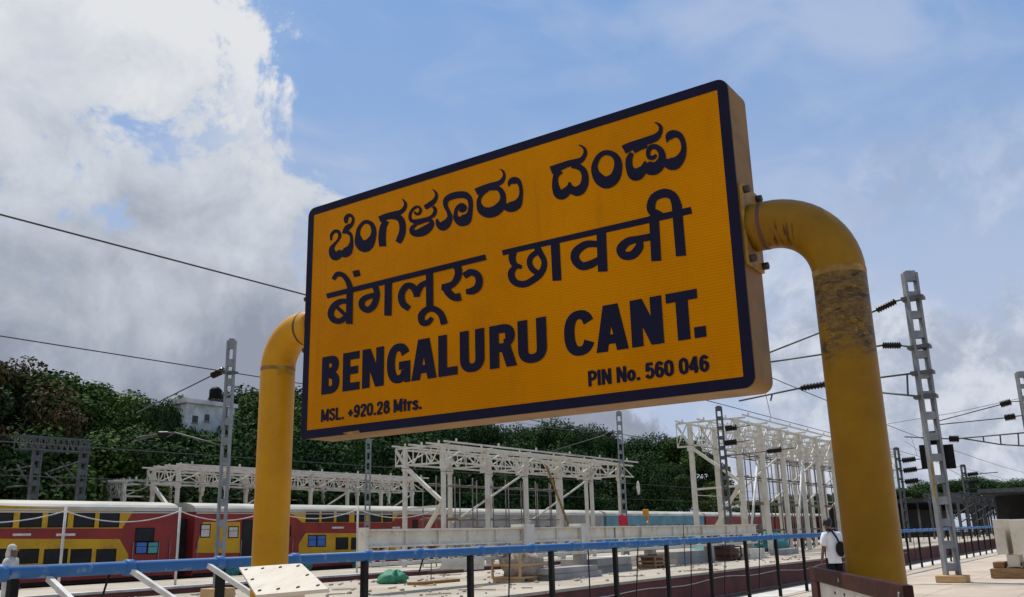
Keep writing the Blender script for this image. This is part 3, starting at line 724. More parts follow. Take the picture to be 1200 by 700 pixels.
# mast on the middle platform, left
m1 = mast(-22.6, 17.42, 7.66, .27, 'grey lattice mast just left of the clean yellow post', 'galv', (.7, .7, .35), 'timber_pale', pitch=.6, chan=.06)
def P1(px, py): return at(px, py, Y=17.42)
stay(m1, P1(266, 434), P1(262, 434), P1(249, 440), P1(160, 484), .022)
for pa_, pb_ in (((259, 522), (205, 507)), ((205, 507), (190, 508)), ((190, 508), (155, 518)), ((190, 508), (160, 513)), ((205, 507), (196, 512))):
    MB().path([P1(*pa_), P1(*pb_)], .024, 8).build('bracket_tube', 'galv_dark', m1)
MB().box(-22.6-.2, -22.6+.2, 17.42-.15, 17.42+.15, 6.62, 6.68).build('clamp', 'galv_dark', m1)
insulator(P1(198, 508.5), P1(186, 508.5), m1, .08)
def banner_mesh(x0, x1, y_, z0, z1):
    m_ = MB(); n_ = 9; vs = []
    for t_ in (0, .015):
        for i in range(n_):
            for j in range(n_):
                u, v = i/(n_-1), j/(n_-1)
                vs.append((x0+(x1-x0)*(u+.10*sin(v*7)*(1-v)), y_+t_+.06*sin(u*9+v*2), z0+(z1-z0)*(v+.07*sin(u*8)*(1-v)+.05*sin(u*5)*v)))
    q2 = n_*n_
    fs = [(i*n_+j, i*n_+j+1, (i+1)*n_+j+1, (i+1)*n_+j) for i in range(n_-1) for j in range(n_-1)]
    fs += [tuple(k+q2 for k in reversed(f)) for f in fs]
    return m_.add(vs, fs, True)
# masts among the steelwork
q = at(432, 515, X=-39.2); m2 = mast(-39.2, q.y, q.z, .33, 'grey lattice mast against the red train, below the name board', 'galv')
q = at(725, 483, Z=9.2); m3 = mast(q.x, q.y, 9.2, .36, 'grey lattice mast with a red banner at its foot', 'galv')
b3 = tag(centre(banner_mesh(q.x-.28, q.x+.42, q.y-.34, 1.7, 2.65).build('banner', 'red')), 'small red banner hanging at the foot of the mast beside the trees', 'banner')
p3 = at(717, 509, Y=q.y); insulator((p3.x-.45, q.y, p3.z), (p3.x+.1, q.y, p3.z+.12), m3, .13)
MB().path([(q.x, q.y, p3.z+.2), (p3.x-.45, q.y, p3.z), at(640, 531, Y=q.y)], .03, 6).build('bracket_tube', 'galv_dark', m3)
MB().path([(q.x, q.y, p3.z-1.9), at(650, 529, Y=q.y)], .03, 6).build('bracket_tube', 'galv_dark', m3)
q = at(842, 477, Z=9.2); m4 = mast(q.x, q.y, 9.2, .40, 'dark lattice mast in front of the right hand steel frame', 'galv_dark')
for py in (502.5, 519.5):
    p = at(850, py, Y=q.y); insulator(p, (p.x+.75, q.y, p.z+.02), m4, .2); MB().path([(p.x+.75, q.y, p.z), (p.x+1.6, q.y, p.z+.06)], .03, 6).build('bracket_tube', 'galv_dark', m4)
p = at(848, 535, Y=q.y); MB().path([(q.x, q.y, p.z), (p.x+4.6, q.y, p.z+.2)], .035, 6).build('bracket_tube', 'galv_dark', m4)
insulator((p.x+2.8, q.y, p.z+.13), (p.x+3.7, q.y, p.z+.16), m4, .2)
# right edge
q = at(1196, 437, Z=9.2); m6 = mast(q.x, q.y, 9.2, .50, 'grey lattice mast cut by the right edge of the view', 'galv'); Y6 = q.y
def P6(px, py): return at(px, py, Y=Y6)
for ia, ib, end in (((1185, 471), (1172, 474.5), (1098, 494)), ((1190, 488), (1177, 490), (1098, 498))):
    MB().path([P6(1200, ia[1]-1), P6(*ia)], .03, 6).build('bracket_tube', 'galv_dark', m6); insulator(P6(*ia), P6(*ib), m6, .2)
    MB().path([P6(*ib), P6(*end)], .03, 6).build('bracket_tube', 'galv_dark', m6)
insulator(P6(1124, 514.5), P6(1112, 514.5), m6, .2)
tr = MB()
for pa_, pb_ in (((1204, 507), (1124, 514)), ((1204, 523), (1172, 521)), ((1172, 521), (1128, 514)), ((1152, 511.5), (1153, 517.5)), ((1172, 510), (1173, 521)), ((1193, 508), (1194, 523)), ((1112, 514.5), (1060, 512))):
    tr.path([P6(*pa_), P6(*pb_)], .04, 6)
tr.build('bracket_arm', 'galv_dark', m6)
# distant masts
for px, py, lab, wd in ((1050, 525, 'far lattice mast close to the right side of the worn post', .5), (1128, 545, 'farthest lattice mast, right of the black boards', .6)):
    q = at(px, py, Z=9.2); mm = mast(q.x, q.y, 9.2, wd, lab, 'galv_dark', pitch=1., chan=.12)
    for k, dz_ in enumerate((7.9, 6.9, 5.8)):
        insulator((q.x+.4, q.y, dz_), (q.x+1.7, q.y, dz_+.1), mm, .3); MB().path([(q.x, q.y, dz_), (q.x+4-k, q.y, dz_+.1)], .06, 6).build('bracket_tube', 'galv_dark', mm)
q = at(1150, 578, Z=5.5)
tag(centre(MB().tube((q.x, q.y, 0), (q.x, q.y, 5.5), .09, 8).build('lamp_pole', 'galv')), 'thin grey pole before the dark station roof', 'pole')

# portal gantry at far left
pg = thing('portal_gantry', 'grey portal gantry with a lattice beam in front of the trees at far left', 'gantry', (-48, 28, 0))
XG = -48.2
pR, pL = at(100, 515, X=XG), at(44, 530, X=XG)
for p, hgt in ((pR, pR.z+.0), (pL, pR.z-.55)):
    m_ = MB(); 
    for s_ in (-.19, .19): m_.bar((XG, p.y+s_, -.5), (XG, p.y+s_, hgt), .22, .09, up=(0, 1, 0))
    for k in range(11): m_.box(XG-.1, XG+.1, p.y-.15, p.y+.15, .2+k*.65, .5+k*.65)
    m_.build('mast', 'galv_dark', pg)
yA, yB = at(20, 524, X=XG).y, pR.y+.2; zT = pR.z-.02
m_ = MB()
for zz in (zT-.05, zT-.72):
    for xx in (XG-.3, XG+.3): m_.bar((xx, yA, zz), (xx, yB, zz), .07)
nseg = 12
for k in range(nseg):
    y0_, y1_ = yA+(yB-yA)*k/nseg, yA+(yB-yA)*(k+1)/nseg
    for xx in (XG-.3, XG+.3):
        m_.bar((xx, y0_, zT-.05), (xx, y1_, zT-.72), .045); m_.bar((xx, y0_, zT-.05), (xx, y0_, zT-.72), .045)
m_.build('lattice_beam', 'galv_dark', pg)
m_ = MB()
for pa_, pb_ in (((20, 545), (37, 572)), ((52, 554), (80, 572)), ((72, 542), (94, 567)), ((25, 548), (42, 546)), ((56, 553), (96, 540)), ((8, 571), (36, 569)), ((60, 570), (92, 568))):
    m_.path([at(*pa_, X=XG+.3), at(*pb_, X=XG+.3)], .045, 6)
m_.build('bracket_tube', 'galv_dark', pg)

# wires along the tracks
def wire(label, x, z, y0_, y1_, r, sag=0.):
    n_ = 24; tag(centre(MB().path([(x, y0_+(y1_-y0_)*k/n_, z-sag*4*(k/n_)*(1-k/n_)) for k in range(n_+1)], r, 6).build('overhead_wire', 'wire')), label, 'wire', 'overhead wires along the tracks')
wire('upper dark overhead wire meeting the left edge of the name board', -10.5, 5.38, -10, 130, .012)
wire('lower dark overhead wire passing the top of the left mast', -22.75, 6.70, -10, 120, .017)
wire('overhead wire over the far train, seen against the trees', -43.5, 4.9, 5, 140, .016)
wire('overhead wire among the steel frames', -29.7, 4.9, 5, 140, .016)
wire('upper overhead wire right of the name board, above the steel frames', -10.7, 7.0, 29.2, 130, .016, .5)
p, q = P5(866, 470), at(1046, 590, X=-10.5)
m_ = MB()
for k in range(5):
    yy = 31+k*8; m_.path([(-10.7, yy, 6.95-.4*min(1, k*.5)), (-10.5, yy, 5.39)], .01, 5)
tag(centre(m_.build('dropper_wires', 'wire')), 'row of thin dropper wires hanging above the right steel frame', 'wire')
for (ax, ay, bx, by, Yw, lab) in ((560, 487, 730, 512, 52, 'thin wire sloping from the board bottom to the red banner mast'), (640, 493, 800, 519, 52.5, 'thin wire above the trees, reaching the dark mast'), (1040, 497, 1200, 466, 70, 'faint wire rising to the right edge mast'), (1060, 517, 1130, 560, 80, 'faint wire falling towards the far masts')):
    p, q = at(ax, ay, Y=Yw), at(bx, by, Y=Yw+.5)
    tag(centre(MB().path([p, p.lerp(q, .5)-Vector((0, 0, .12)), q], .017, 6).build('overhead_wire', 'wire')), lab, 'wire', 'overhead wires across the yard')

# ------------------------------------------------------------------ steel canopy frames
def bar_truss(m_, p, q, depth, n_, cw=.16, ww=.09, both=True):
    """parallel chord truss with zigzag and uprights; p,q top chord ends"""
    p, q = Vector(p), Vector(q); dn = Vector((0, 0, -depth))
    m_.bar(p, q, cw); m_.bar(p+dn, q+dn, cw)
    for k in range(n_):
        a_, b2 = p.lerp(q, k/n_), p.lerp(q, (k+1)/n_)
        m_.bar(a_ if k % 2 else a_+dn, b2+dn if k % 2 else b2, ww)
        m_.bar(a_, a_+dn, ww*.8)
def canopy(label, xa, xb, ztop, ys, depth, over, cw, brace=True, extra_y=2.4, seed=1, rail_y0=0., cm='cream'):
    """xa far row, xb near row; frames at ys"""
    r = thing('steel_canopy_frame', label, 'steel frame', ((xa+xb)/2, ys[0], 0), 'unroofed steel canopy frames')
    rn = random.Random(seed)
    for i, yy in enumerate(ys):
        for xx in (xa, xb):
            MB().box(xx-cw/2, xx+cw/2, yy-cw/2, yy+cw/2, 0, ztop-.02).build('column', cm, r)
        m_ = MB()
        bar_truss(m_, (xa-over, yy, ztop+.05), (xb+over*.6, yy, ztop+.05), depth, 6, .11, .06)
        m_.bar((xa-over, yy, ztop), (xa, yy, ztop-depth), .12)
        m_.build('cross_truss', cm, r)
        if i and i % 2 == 0:
            m_ = MB(); m_.bar((xb, yy, ztop-depth-.2), (xa, ys[i-1], ztop*.35), .11); m_.build('brace', cm, r)
    for xx in (xa, xb):
        m_ = MB(); n_ = max(4, int((ys[-1]-ys[0]+extra_y)/1.9))
        bar_truss(m_, (xx+.01, ys[0]-rail_y0, ztop-.06), (xx+.01, ys[-1]+extra_y, ztop-.06), depth*.86, n_, .10, .055)
        m_.build('long_truss', cm, r)
    m_ = MB()                                   # purlins with cleats on top
    for k in range(4):
        xx = xa-over*.8+(xb-xa+over*1.4)*k/3; m_.bar((xx, ys[0]-.5, ztop+.19), (xx, ys[-1]+extra_y+rn.uniform(0, .8), ztop+.19), .06, .10)
    for yy in ys:
        for k in range(4):
            xx = xa-over*.8+(xb-xa+over*1.4)*k/3; m_.box(xx-.04, xx+.04, yy+.6, yy+.7, ztop+.25, ztop+.42)
    m_.build('purlins', cm, r)
    m_ = MB(); m2_ = MB(); m3_ = MB(); zz = ztop-depth*.5           # thin rods crossing in the roof plane and between the columns
    for i in range(len(ys)-1):
        m_.bar((xa, ys[i], ztop-.1), (xb, ys[i+1], ztop-.1), .035); m_.bar((xb, ys[i], ztop-.13), (xa, ys[i+1], ztop-.13), .035)
        m2_.bar((xb, ys[i], zz), (xb, ys[i+1], zz), .05); m3_.bar((xa, ys[i], ztop*.45), (xa, ys[i+1], ztop*.45), .05)
    m_.build('roof_bracing', cm, r); m2_.build('tie_rod', cm, r); m3_.build('tie_rod', cm, r)

    for yy in ys:
        for xx in (xa, xb): MB().box(xx-cw*.8, xx+cw*.8, yy-cw*.62, yy+cw*.62, ztop-depth-.28, ztop-depth+.10).build('gusset_plate', cm, r)
    if brace:
        yy = ys[0]-.02; zm = ztop*.52
        for (x0_, z0_), (x1_, z1_), wd in (((xa+.1, ztop-depth-.1), (xb-.1, zm+.1), .2), ((xb-.1, zm), (xa+(xb-xa)*.35, zm*.35), .2), ((xa, zm-.25), (xb, zm-.15), .13)):
            m_ = MB(); m_.bar((x0_, yy, z0_), (x1_, yy, z1_), wd); m_.build('end_brace', 'cream_light', r)
    return r
zA = at(516, 522, X=-33).z; zB = at(862, 491, X=-22).z
canopy('unroofed cream steel frame on the far platform, before the end of the red train', -35.9, -33., zA, [40.5+4.2*i for i in range(6)], 1.0, .75, .21, seed=2)
canopy('tall unroofed cream steel frame on the middle platform, left of the worn yellow post', -25.4, -22., zB, [58.0+4.3*i for i in range(11)], 1.6, 1.0, .28, seed=3)
pa_, pb_ = at(200, 548, X=-50), at(480, 557, X=-50)
canopy('long low cream steel frame behind the red train', -52.6, -50., pa_.z, [pa_.y+.6+3.7*i for i in range(7)], .95, .7, .2, seed=4, extra_y=1.5)
pc_ = at(142, 566, X=-54.5)
canopy('lower cream steel frame farthest left, behind the train roof', -56.2, -54.6, pc_.z, [pc_.y+.3+3.4*i for i in range(5)], .9, .4, .2, brace=False, seed=5)
# far clutter of columns beyond the worn post
q = at(1064, 596, Y=118)
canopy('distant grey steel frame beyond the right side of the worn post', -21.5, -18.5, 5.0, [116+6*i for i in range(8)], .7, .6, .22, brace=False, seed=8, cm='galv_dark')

# scaffolds
def scaffold(label, x, ys, zs, d_=1.0, m_='scaffold', r=.035):
    r_ = thing('scaffold', label, 'scaffold', (x, ys[0], 0), 'tube scaffolds')
    a_ = MB()
    for yy in ys:
        for xx in (x, x-d_): a_.tube((xx, yy, 0), (xx, yy, zs[-1]+.5), r, 6)
    a_.build('uprights', m_, r_)
    a_ = MB()
    for zz in zs:
        for xx in (x, x-d_): a_.tube((xx-.03, ys[0]-.3, zz), (xx-.03, ys[-1]+.3, zz), r*.9, 6)
        for yy in ys: a_.tube((x+.2, yy+.05, zz+.05), (x-d_-.2, yy+.05, zz+.05), r*.9, 6)
    a_.build('ledgers', m_, r_)
    a_ = MB(); a_.box(x-d_+.06, x-.06, ys[0], ys[2], zs[1]+.1, zs[1]+.15); a_.build('planks', 'timber_pale', r_)
    return r_
scaffold('grey tube scaffold inside the far platform steel frame', -34.2, [41.3+1.75*i for i in range(9)], [1.2, 2.6, 4.6])
scaffold('dark tube scaffold inside the tall middle platform frame', -23.2, [62+2.3*i for i in range(13)], [1.5, 3.4, 5.2, 6.7], 1.3, 'scaffold', .045)
for px0, py0, px1, py1, lab in ((888, 540, 880, 624, 'thin white prop leaning under the tall steel frame, left one of the pair'), (940, 540, 936, 615, 'thin white prop leaning under the tall steel frame, nearer the worn post'), (640, 545, 668, 620, 'rusty prop slanting inside the far platform steel frame')):
    xx = -21.4 if px0 > 700 else -32.6
    p, q = at(px0, py0, X=xx), at(px1, py1, X=xx); q = p+(q-p)*((0-p.z)/(q.z-p.z))
    tag(centre(MB().tube(p, q, .08, 8).build('prop', 'white_stay' if px0 > 700 else 'band_yellow')), lab, 'prop')

# the long girder lying on trestles
gd = thing('steel_girder', 'long cream steel girder lying on trestles behind the blue pipe', 'girder', (-20, 36, 0))
XGd = -20.; zt = 1.90; zb = 1.34
seg = [20.76, 28.95, 29.7, 33.2, 33.8, 40.5, 47.6, 54.0]
for i in range(len(seg)-1):
    m_ = MB(); y0_, y1_ = seg[i]+.01, seg[i+1]-.01
    if y1_-y0_ < 1.5: m_.box(XGd-.3, XGd+.3, y0_, y1_, zb-.06, zt+.12)
    else:
        m_.box(XGd-.25, XGd+.25, y0_, y1_, zt-.06, zt); m_.box(XGd-.25, XGd+.25, y0_, y1_, zb, zb+.06); m_.box(XGd+.08, XGd+.14, y0_, y1_, zb+.06, zt-.06)
        n_ = int((y1_-y0_)/1.5)
        for k in range(1, n_): m_.box(XGd+.141, XGd+.23, y0_+(y1_-y0_)*k/n_-.02, y0_+(y1_-y0_)*k/n_+.02, zb+.06, zt-.06)
    m_.build('beam', 'cream' if i % 2 else 'cream_light', gd)
yy = 20.9
while yy < 53:
    m_ = MB(); m_.bar((XGd, yy, zb-.01), (XGd, yy+.7, .92), .09); m_.bar((XGd+.1, yy+.75, zb-.01), (XGd+.1, yy, .92), .09)
    m_.build('lattice_brace', 'cream', gd); yy += 1.3 if yy < 27 else 3.2
MB().box(XGd-.2, XGd+.2, 20.76, 53.9, .80, .90).build('bottom_chord', 'cream', gd)
for yy in (29.3, 33.5, 40., 47., 53.): MB().box(XGd-.22, XGd+.22, yy-.2, yy+.2, 0, .795).build('support_block', 'slab', gd)
m_ = MB(); m_.box(XGd-.15, XGd+.15, 20.6, 20.75, .8, zt+.05); m_.build('end_post', 'cream_light', gd)

# ------------------------------------------------------------------ trains
def quad_panel(m_, x, pts, t_=.012):
    P = [at(px, py, X=x) for px, py in pts]; m_.poly_extrude([(x+.001, p.y, p.z) for p in P], (t_, 0, 0))
def coach_shell(label, y0_, y1_, xf, body, roof, zroof=3.26, group=None, wd=2.95):
    r = thing('train_coach', label, 'train coach', (xf-wd/2, (y0_+y1_)/2, -.76), group)
    MB().box(xf-wd, xf, y0_, y1_, -.05, zroof).build('body', body, r)
    m_ = MB(); prof = [(xf-wd/2+(wd/2+.03)*cos(pi*k/12), zroof+.001+.52*sin(pi*k/12)**.75) for k in range(13)]
    n_ = len(prof); vs = [(x_, y_, z_) for y_ in (y0_-.02, y1_+.02) for x_, z_ in prof]
    m_.add(vs, [(i, i+1, n_+i+1, n_+i) for i in range(n_-1)]+[tuple(range(n_)), tuple(range(2*n_-1, n_-1, -1)), (0, n_, 2*n_-1, n_-1)])
    m_.build('roof', roof, r)
    m_ = MB(); m_.box(xf-wd+.2, xf-.2, y0_+.3, y1_-.3, -.45, -.051)
    m_.build('underframe', 'coach_dark', r)
    for yb in (y0_+2.6, y1_-4.6):
        m_ = MB(); 
        for dy in (0, 2.):
            for xx in (xf-.5, xf-wd+.4): m_.tube((xx, yb+dy, -.33), (xx+.12, yb+dy, -.33), .43, 16)
        m_.box(xf-.36, xf-.28, yb-.5, yb+2.5, -.45, -.2); m_.build('bogie', 'coach_dark', r)
    return r
XT = -42.
GT = 'red and yellow double-deck coaches'
c1 = coach_shell('yellow and maroon double-deck coach at far left, with two rows of windows', at(207, 600, X=XT).y-23.6, at(209, 600, X=XT).y, XT, 'coach_maroon', 'coach_cream', group=GT)
c2 = coach_shell('maroon and yellow double-deck coach behind the clean yellow post', at(229, 600, X=XT).y, at(524, 600, X=XT).y, XT, 'coach_maroon', 'coach_cream', group=GT)
def ypanel(root, pts): m_ = MB(); quad_panel(m_, XT, pts); m_.build('yellow_panel', 'coach_yellow', root)
def win(root, x0, x1, y0_, y1_, m_='glass', nm='window'):
    a_, b2 = at(x0, y0_, X=XT), at(x1, y1_, X=XT); yA_, yB_ = sorted((a_.y, b2.y)); zA_, zB_ = sorted((a_.z, b2.z))
    f_ = MB()
    for q_ in ((yA_-.05, yA_, zA_-.05, zB_+.05), (yB_, yB_+.05, zA_-.05, zB_+.05), (yA_, yB_, zA_-.05, zA_), (yA_, yB_, zB_, zB_+.05)): f_.box(XT+.005, XT+.028, *q_)
    f_.box(XT+.006, XT+.024, yA_, yB_, zA_+(zB_-zA_)*.62-.012, zA_+(zB_-zA_)*.62+.012)
    o = f_.build(nm, 'coach_dark', root); MB().box(XT+.002, XT+.018, yA_+.001, yB_-.001, zA_+.001, zB_-.001).build('pane', m_, o)
ypanel(c1, [(-160, 585), (-160, 619), (143, 619.5), (156, 599.5)])
ypanel(c1, [(-160, 631), (-160, 668), (150, 660), (150, 650), (140, 632)])
for x0, x1 in ((-60, -42), (-32, -12), (-3, 13), (25, 47), (58, 77), (88, 109), (118, 138)): win(c1, x0, x1, 602.5, 617)
for x0, x1 in ((-40, -20), (-10, 12), (22, 43), (53, 77), (84, 105), (114, 134)): win(c1, x0, x1, 645, 659)
win(c1, 160, 179, 620, 634); win(c1, 160, 171, 636, 648, 'screen_blue', 'door_screen'); win(c1, 174, 184, 636, 648, 'screen_teal', 'door_screen')
for x0, x1 in ((15, 36), (66, 88)):
    a_, b2 = at(x0, 625.5, X=XT), at(x1, 628, X=XT); MB().box(XT+.001, XT+.008, a_.y, b2.y, b2.z, a_.z).build('name_strip', 'lettering_white', c1)
ypanel(c2, [(238, 612), (281, 612), (281, 648), (229, 648)])
win(c2, 236, 245, 615.5, 629, 'blind'); win(c2, 268.5, 278, 618, 629.5, 'blind'); win(c2, 285, 293, 610, 652, 'glass', 'door')
win(c2, 335, 340, 617, 628)
ypanel(c2, [(338, 599), (354, 612.5), (459, 612.5), (470, 599.5)]); ypanel(c2, [(358, 625), (350, 638), (350, 656), (466, 654), (466, 638), (458, 625)])
for x0, x1 in ((359, 373), (377.5, 390), (395, 408), (416, 428), (433, 446), (449, 459)): win(c2, x0, x1, 600.8, 611)
win(c2, 361.5, 370, 628, 640, 'screen_blue', 'door_screen'); win(c2, 372, 381, 628, 640, 'screen_blue', 'door_screen')
for x0, x1 in ((394, 407), (412, 424), (429, 441), (445, 456)): win(c2, x0, x1, 631, 643)
win(c2, 484, 489, 610, 620)
for x0, x1 in ((389, 403), (460, 469)):
    a_, b2 = at(x0, 617.5, X=XT), at(x1, 619.5, X=XT); MB().box(XT+.001, XT+.008, a_.y, b2.y, b2.z, a_.z).build('name_strip', 'lettering_white', c2)
for root, pxs in ((c1, (157, 187, 200)), (c2, (232, 283, 295.5, 343, 480, 495))):
    for px in pxs:
        yy = at(px, 620, X=XT).y; MB().tube((XT+.05, yy, .55), (XT+.05, yy, 1.75), .025, 6).build('handrail', 'galv', root)
for root, y0_, y1_ in ((c1, at(207, 600, X=XT).y-23, at(207, 600, X=XT).y), (c2, at(230, 600, X=XT).y, at(523, 600, X=XT).y)):
    MB().box(XT+.013, XT+.03, y0_, y1_, 3.16, 3.22).build('gutter', 'coach_cream', root)
    MB().box(XT+.0005, XT+.02, y0_, y1_, -.04, .10).build('sole_bar', 'coach_dark', root)
ya, yb = at(209, 600, X=XT).y, at(229, 600, X=XT).y
tag(centre(MB().box(XT-2.3, XT-.6, ya+.03, yb-.03, .1, 2.9).build('gangway_bellows', 'coach_dark')), 'dark gangway bellows between the two double-deck coaches', 'gangway')
lab2 = ['grey roofed teal coach just beyond the red train', 'pale teal coach behind the red banner', 'maroon coach behind the dark lattice mast', 'far maroon coach half hidden by the steel frame', 'farthest teal coach before the worn post']
ye = at(527, 600, X=XT).y+.4
for i, (lab, bodym) in enumerate(zip(lab2, ('slab', 'coach_teal', 'coach_maroon', 'coach_maroon', 'coach_teal'))):
    cc_ = coach_shell(lab, ye, ye+22.6, XT-.2, bodym, 'coach_cream', 3.2, 'single-deck coaches of the far train')
    for k in range(9):
        yy = ye+2.6+k*2.0; o = MB().box(XT-.199, XT-.18, yy, yy+1.3, 1.5, 2.3).build('window', 'glass', cc_)
    ye += 23.2

# ------------------------------------------------------------------ festoon poles and ropes in front of the train
XF = -33.2
tops = []
for i, (px, py, lab) in enumerate(((77, 599, 'thin pale pole holding a rope, before the yellow coach windows'), (211, 599, 'thin pale pole holding a rope, by the coach gangway'), (419.5, 597, 'thin pale pole holding a rope, right of the clean yellow post'))):
    p = at(px, py, X=XF); tops.append(p)
    tag(centre(MB().tube((XF, p.y, 0), (XF, p.y, p.z+.15), .05, 8).build('rope_pole', 'rope')), lab, 'pole', 'rope poles before the train')
tops = [Vector((XF, tops[0].y-5.6, tops[0].z))]+tops+[Vector((XF, tops[-1].y+6, tops[-1].z))]
rp = MB()
rp2 = [tops[0], tops[1], tops[2], tops[2].lerp(tops[3], .45), tops[3], tops[4]]
for a_, b2 in zip(rp2, rp2[1:]):
    rp.path([a_.lerp(b2, k/10)-Vector((0, 0, .42*4*(k/10)*(1-k/10))) for k in range(11)], .022, 6)
tag(centre(rp.build('rope', 'rope')), 'pale rope hanging in loops between poles before the double-deck train', 'rope')

# ------------------------------------------------------------------ clutter on the middle platform
def crate_pile(label, p, sx, sy, sz, m_frame, m_fill):
    r = thing('crate', label, 'crate', (p.x, p.y, 0))
    a_ = MB()
    for xx in (-sx/2, sx/2):
        for yy in (-sy/2, sy/2): a_.bar((p.x+xx, p.y+yy, .12), (p.x+xx, p.y+yy, sz), .07)
        for zz in (.15, sz*.55, sz-.03): a_.bar((p.x+xx+.012, p.y-sy/2, zz), (p.x+xx+.012, p.y+sy/2, zz), .03, .08)
    for yy in (-sy/2, sy/2):
        for zz in (.16, sz*.56, sz-.02): a_.bar((p.x-sx/2, p.y+yy-.012, zz), (p.x+sx/2, p.y+yy-.012, zz), .03, .08)
    a_.build('crate_frame', m_frame, r)
    a_ = MB()
    for k in range(3): a_.box(p.x-sx/2, p.x+sx/2, p.y-sy/2+k*sy*.42, p.y-sy/2+k*sy*.42+sy*.14, 0, .11)
    a_.build('pallet', m_frame, r)
    MB().blob((p.x, p.y, sz*.5+.05), (sx*.55, sy*.55, sz*.5), 4, 12, 8, .22).build('contents', m_fill, r)
crate_pile('pale timber crate of rubble under the girder, behind the blue pipe', at(612, 681, Z=0), 1.2, 2.0, 1.05, 'timber_pale', 'rubble')
crate_pile('small brown crate behind the blue pipe, under the banner mast', at(764, 666, Z=0), .9, 1.1, .55, 'timber', 'rust')
crate_pile('rusty brown crate standing left of the tall frame column', at(851, 657, Z=0), 1.2, 1.5, .75, 'rust', 'rust')
def heap(label, p, r_, m_, seed, name='tarpaulin_heap', cat='heap'):
    o = MB().blob((p.x, p.y, r_[2]*.45), r_, seed, 22, 12, .24).build(name, m_); tag(centre(o), label, cat)
heap('dark green tarpaulin heap on the middle platform, below the name board', at(460, 684, Z=0), (.50, .50, .32), 'green_tarp', 5)
heap('teal tarpaulin bundle behind the railing, right of the clean post', at(350, 668, Z=0), (.6, .8, .5), 'teal_tarp', 6)
heap('small teal bundle by the girder end', at(423, 664, Z=0), (.6, .7, .6), 'teal_tarp', 7)
heap('teal tarpaulin bundle left of the clean post by the mast foot', at(268, 672, Z=0), (.5, .6, .5), 'teal_tarp', 9)
heap('low teal heap between the two brown crates', at(826, 655, Z=0), (.8, 1., .5), 'teal_tarp', 11)
heap('wide teal heap at the foot of the tall steel frame', at(905, 646, Z=0), (1.2, 2.2, .9), 'teal_tarp', 12)
for i, (px, py, sx, sy, sz, m_, lab) in enumerate(((655, 678, 1.6, 3.4, .42, 'slab', 'grey concrete slab stack right of the rubble crate'), (700, 670, 1.8, 3.0, .55, 'slab', 'grey concrete block lying beneath the girder middle'), (725, 664, 1.4, 2.6, .5, 'cream_light', 'pale steel box section under the girder'), (798, 660, 1.6, 4.2, .6, 'slab', 'grey slab pile left of the rusty crate'), (545, 668, 1.2, 2.0, .5, 'cream_light', 'cream steel box section left of the rubble crate'), (500, 672, .6, 3.0, .12, 'rust', 'rusty flat bar pile left of the rubble crate'), (505, 684, .5, 2.4, .10, 'timber', 'low stack of brown planks on the pale platform'), (525, 672, .4, 2.2, .14, 'rust', 'short rusty bars behind the brown planks'), (880, 655, .9, 2.4, .55, 'cream', 'cream steel offcut right of the rusty crate'), (920, 650, .7, 3.5, .35, 'slab', 'grey beam lying near the platform edge'))):
    p = at(px, py, Z=0); a_ = MB()
    nl = max(1, int(sz/.2)); rn = random.Random(i)
    for k in range(nl): 
        o1, o2 = rn.uniform(-.08, .08), rn.uniform(-.2, .2); a_.box(p.x-sx/2+o1, p.x+sx/2+o1, p.y-sy/2+o2, p.y+sy/2+o2, sz*k/nl+.004*(k > 0), sz*(k+1)/nl)
    tag(centre(a_.build('building_material', m_)), lab, 'material')
rn = random.Random(12); deb = MB()
for k in range(420):
    x_ = rn.uniform(E1B+.3, E1-.6); y_ = rn.uniform(14, 60); q = rn.uniform(.02, .09)
    deb.blob((x_, y_, q*.3), (q, q*rn.uniform(.6, 1.4), q*.6), k, 6, 4, .3)
for k in range(60):
    x_ = rn.uniform(E1B+.3, E1-.6); y_ = rn.uniform(14, 60); a = rn.uniform(0, pi); L = rn.uniform(.3, 1.3)
    deb.bar((x_, y_, .03), (x_+cos(a)*L, y_+sin(a)*L, .035), rn.uniform(.03, .1), .03)
o = deb.build('rubble_litter', 'rubble'); o['kind'] = 'stuff'; o['label'] = 'scattered stones and offcuts littering the pale middle platform'; o['category'] = 'rubble'
for px, py, lab in ((682, 640, 'thin iron rod standing right of the concrete block'), (722, 640, 'thin iron rod standing left of the small brown crate'), (505, 640, 'thin iron rod standing by the rusty flat bars'), (803, 640, 'thin iron rod standing beside the grey slab pile')):
    p = at(px, 682-(px-505)*.06, Z=0)
    tag(centre(MB().tube((p.x, p.y, 0), (p.x+.05, p.y, 1.9), .018, 6).build('iron_rod', 'black')), lab, 'rod', 'iron rods on the middle platform')
p = at(757, 604, X=-30)
hk = thing('lifting_hook', 'orange lifting hook block hanging on a thin line, right of the red banner', 'hook', p)
MB().box(p.x-.16, p.x+.16, p.y-.22, p.y+.22, p.z-.05, p.z+.42).build('block', 'orange', hk, bevel=.06)
MB().path([(p.x+.03, p.y+.20*sin(a)+.05, p.z-.30+.24*cos(a)) for a in [k*.42-.2 for k in range(11)]], [.075]*8+[.06, .045, .02], 8).build('hook', 'orange', hk)
pu = at(748, 572, X=-30); MB().path([(p.x, p.y, p.z+.4), pu], .014, 5).build('line', 'wire', hk); MB().blob(pu, (.13, .13, .5), 3, 8, 6, .05).build('counterweight', 'white_stay', hk)

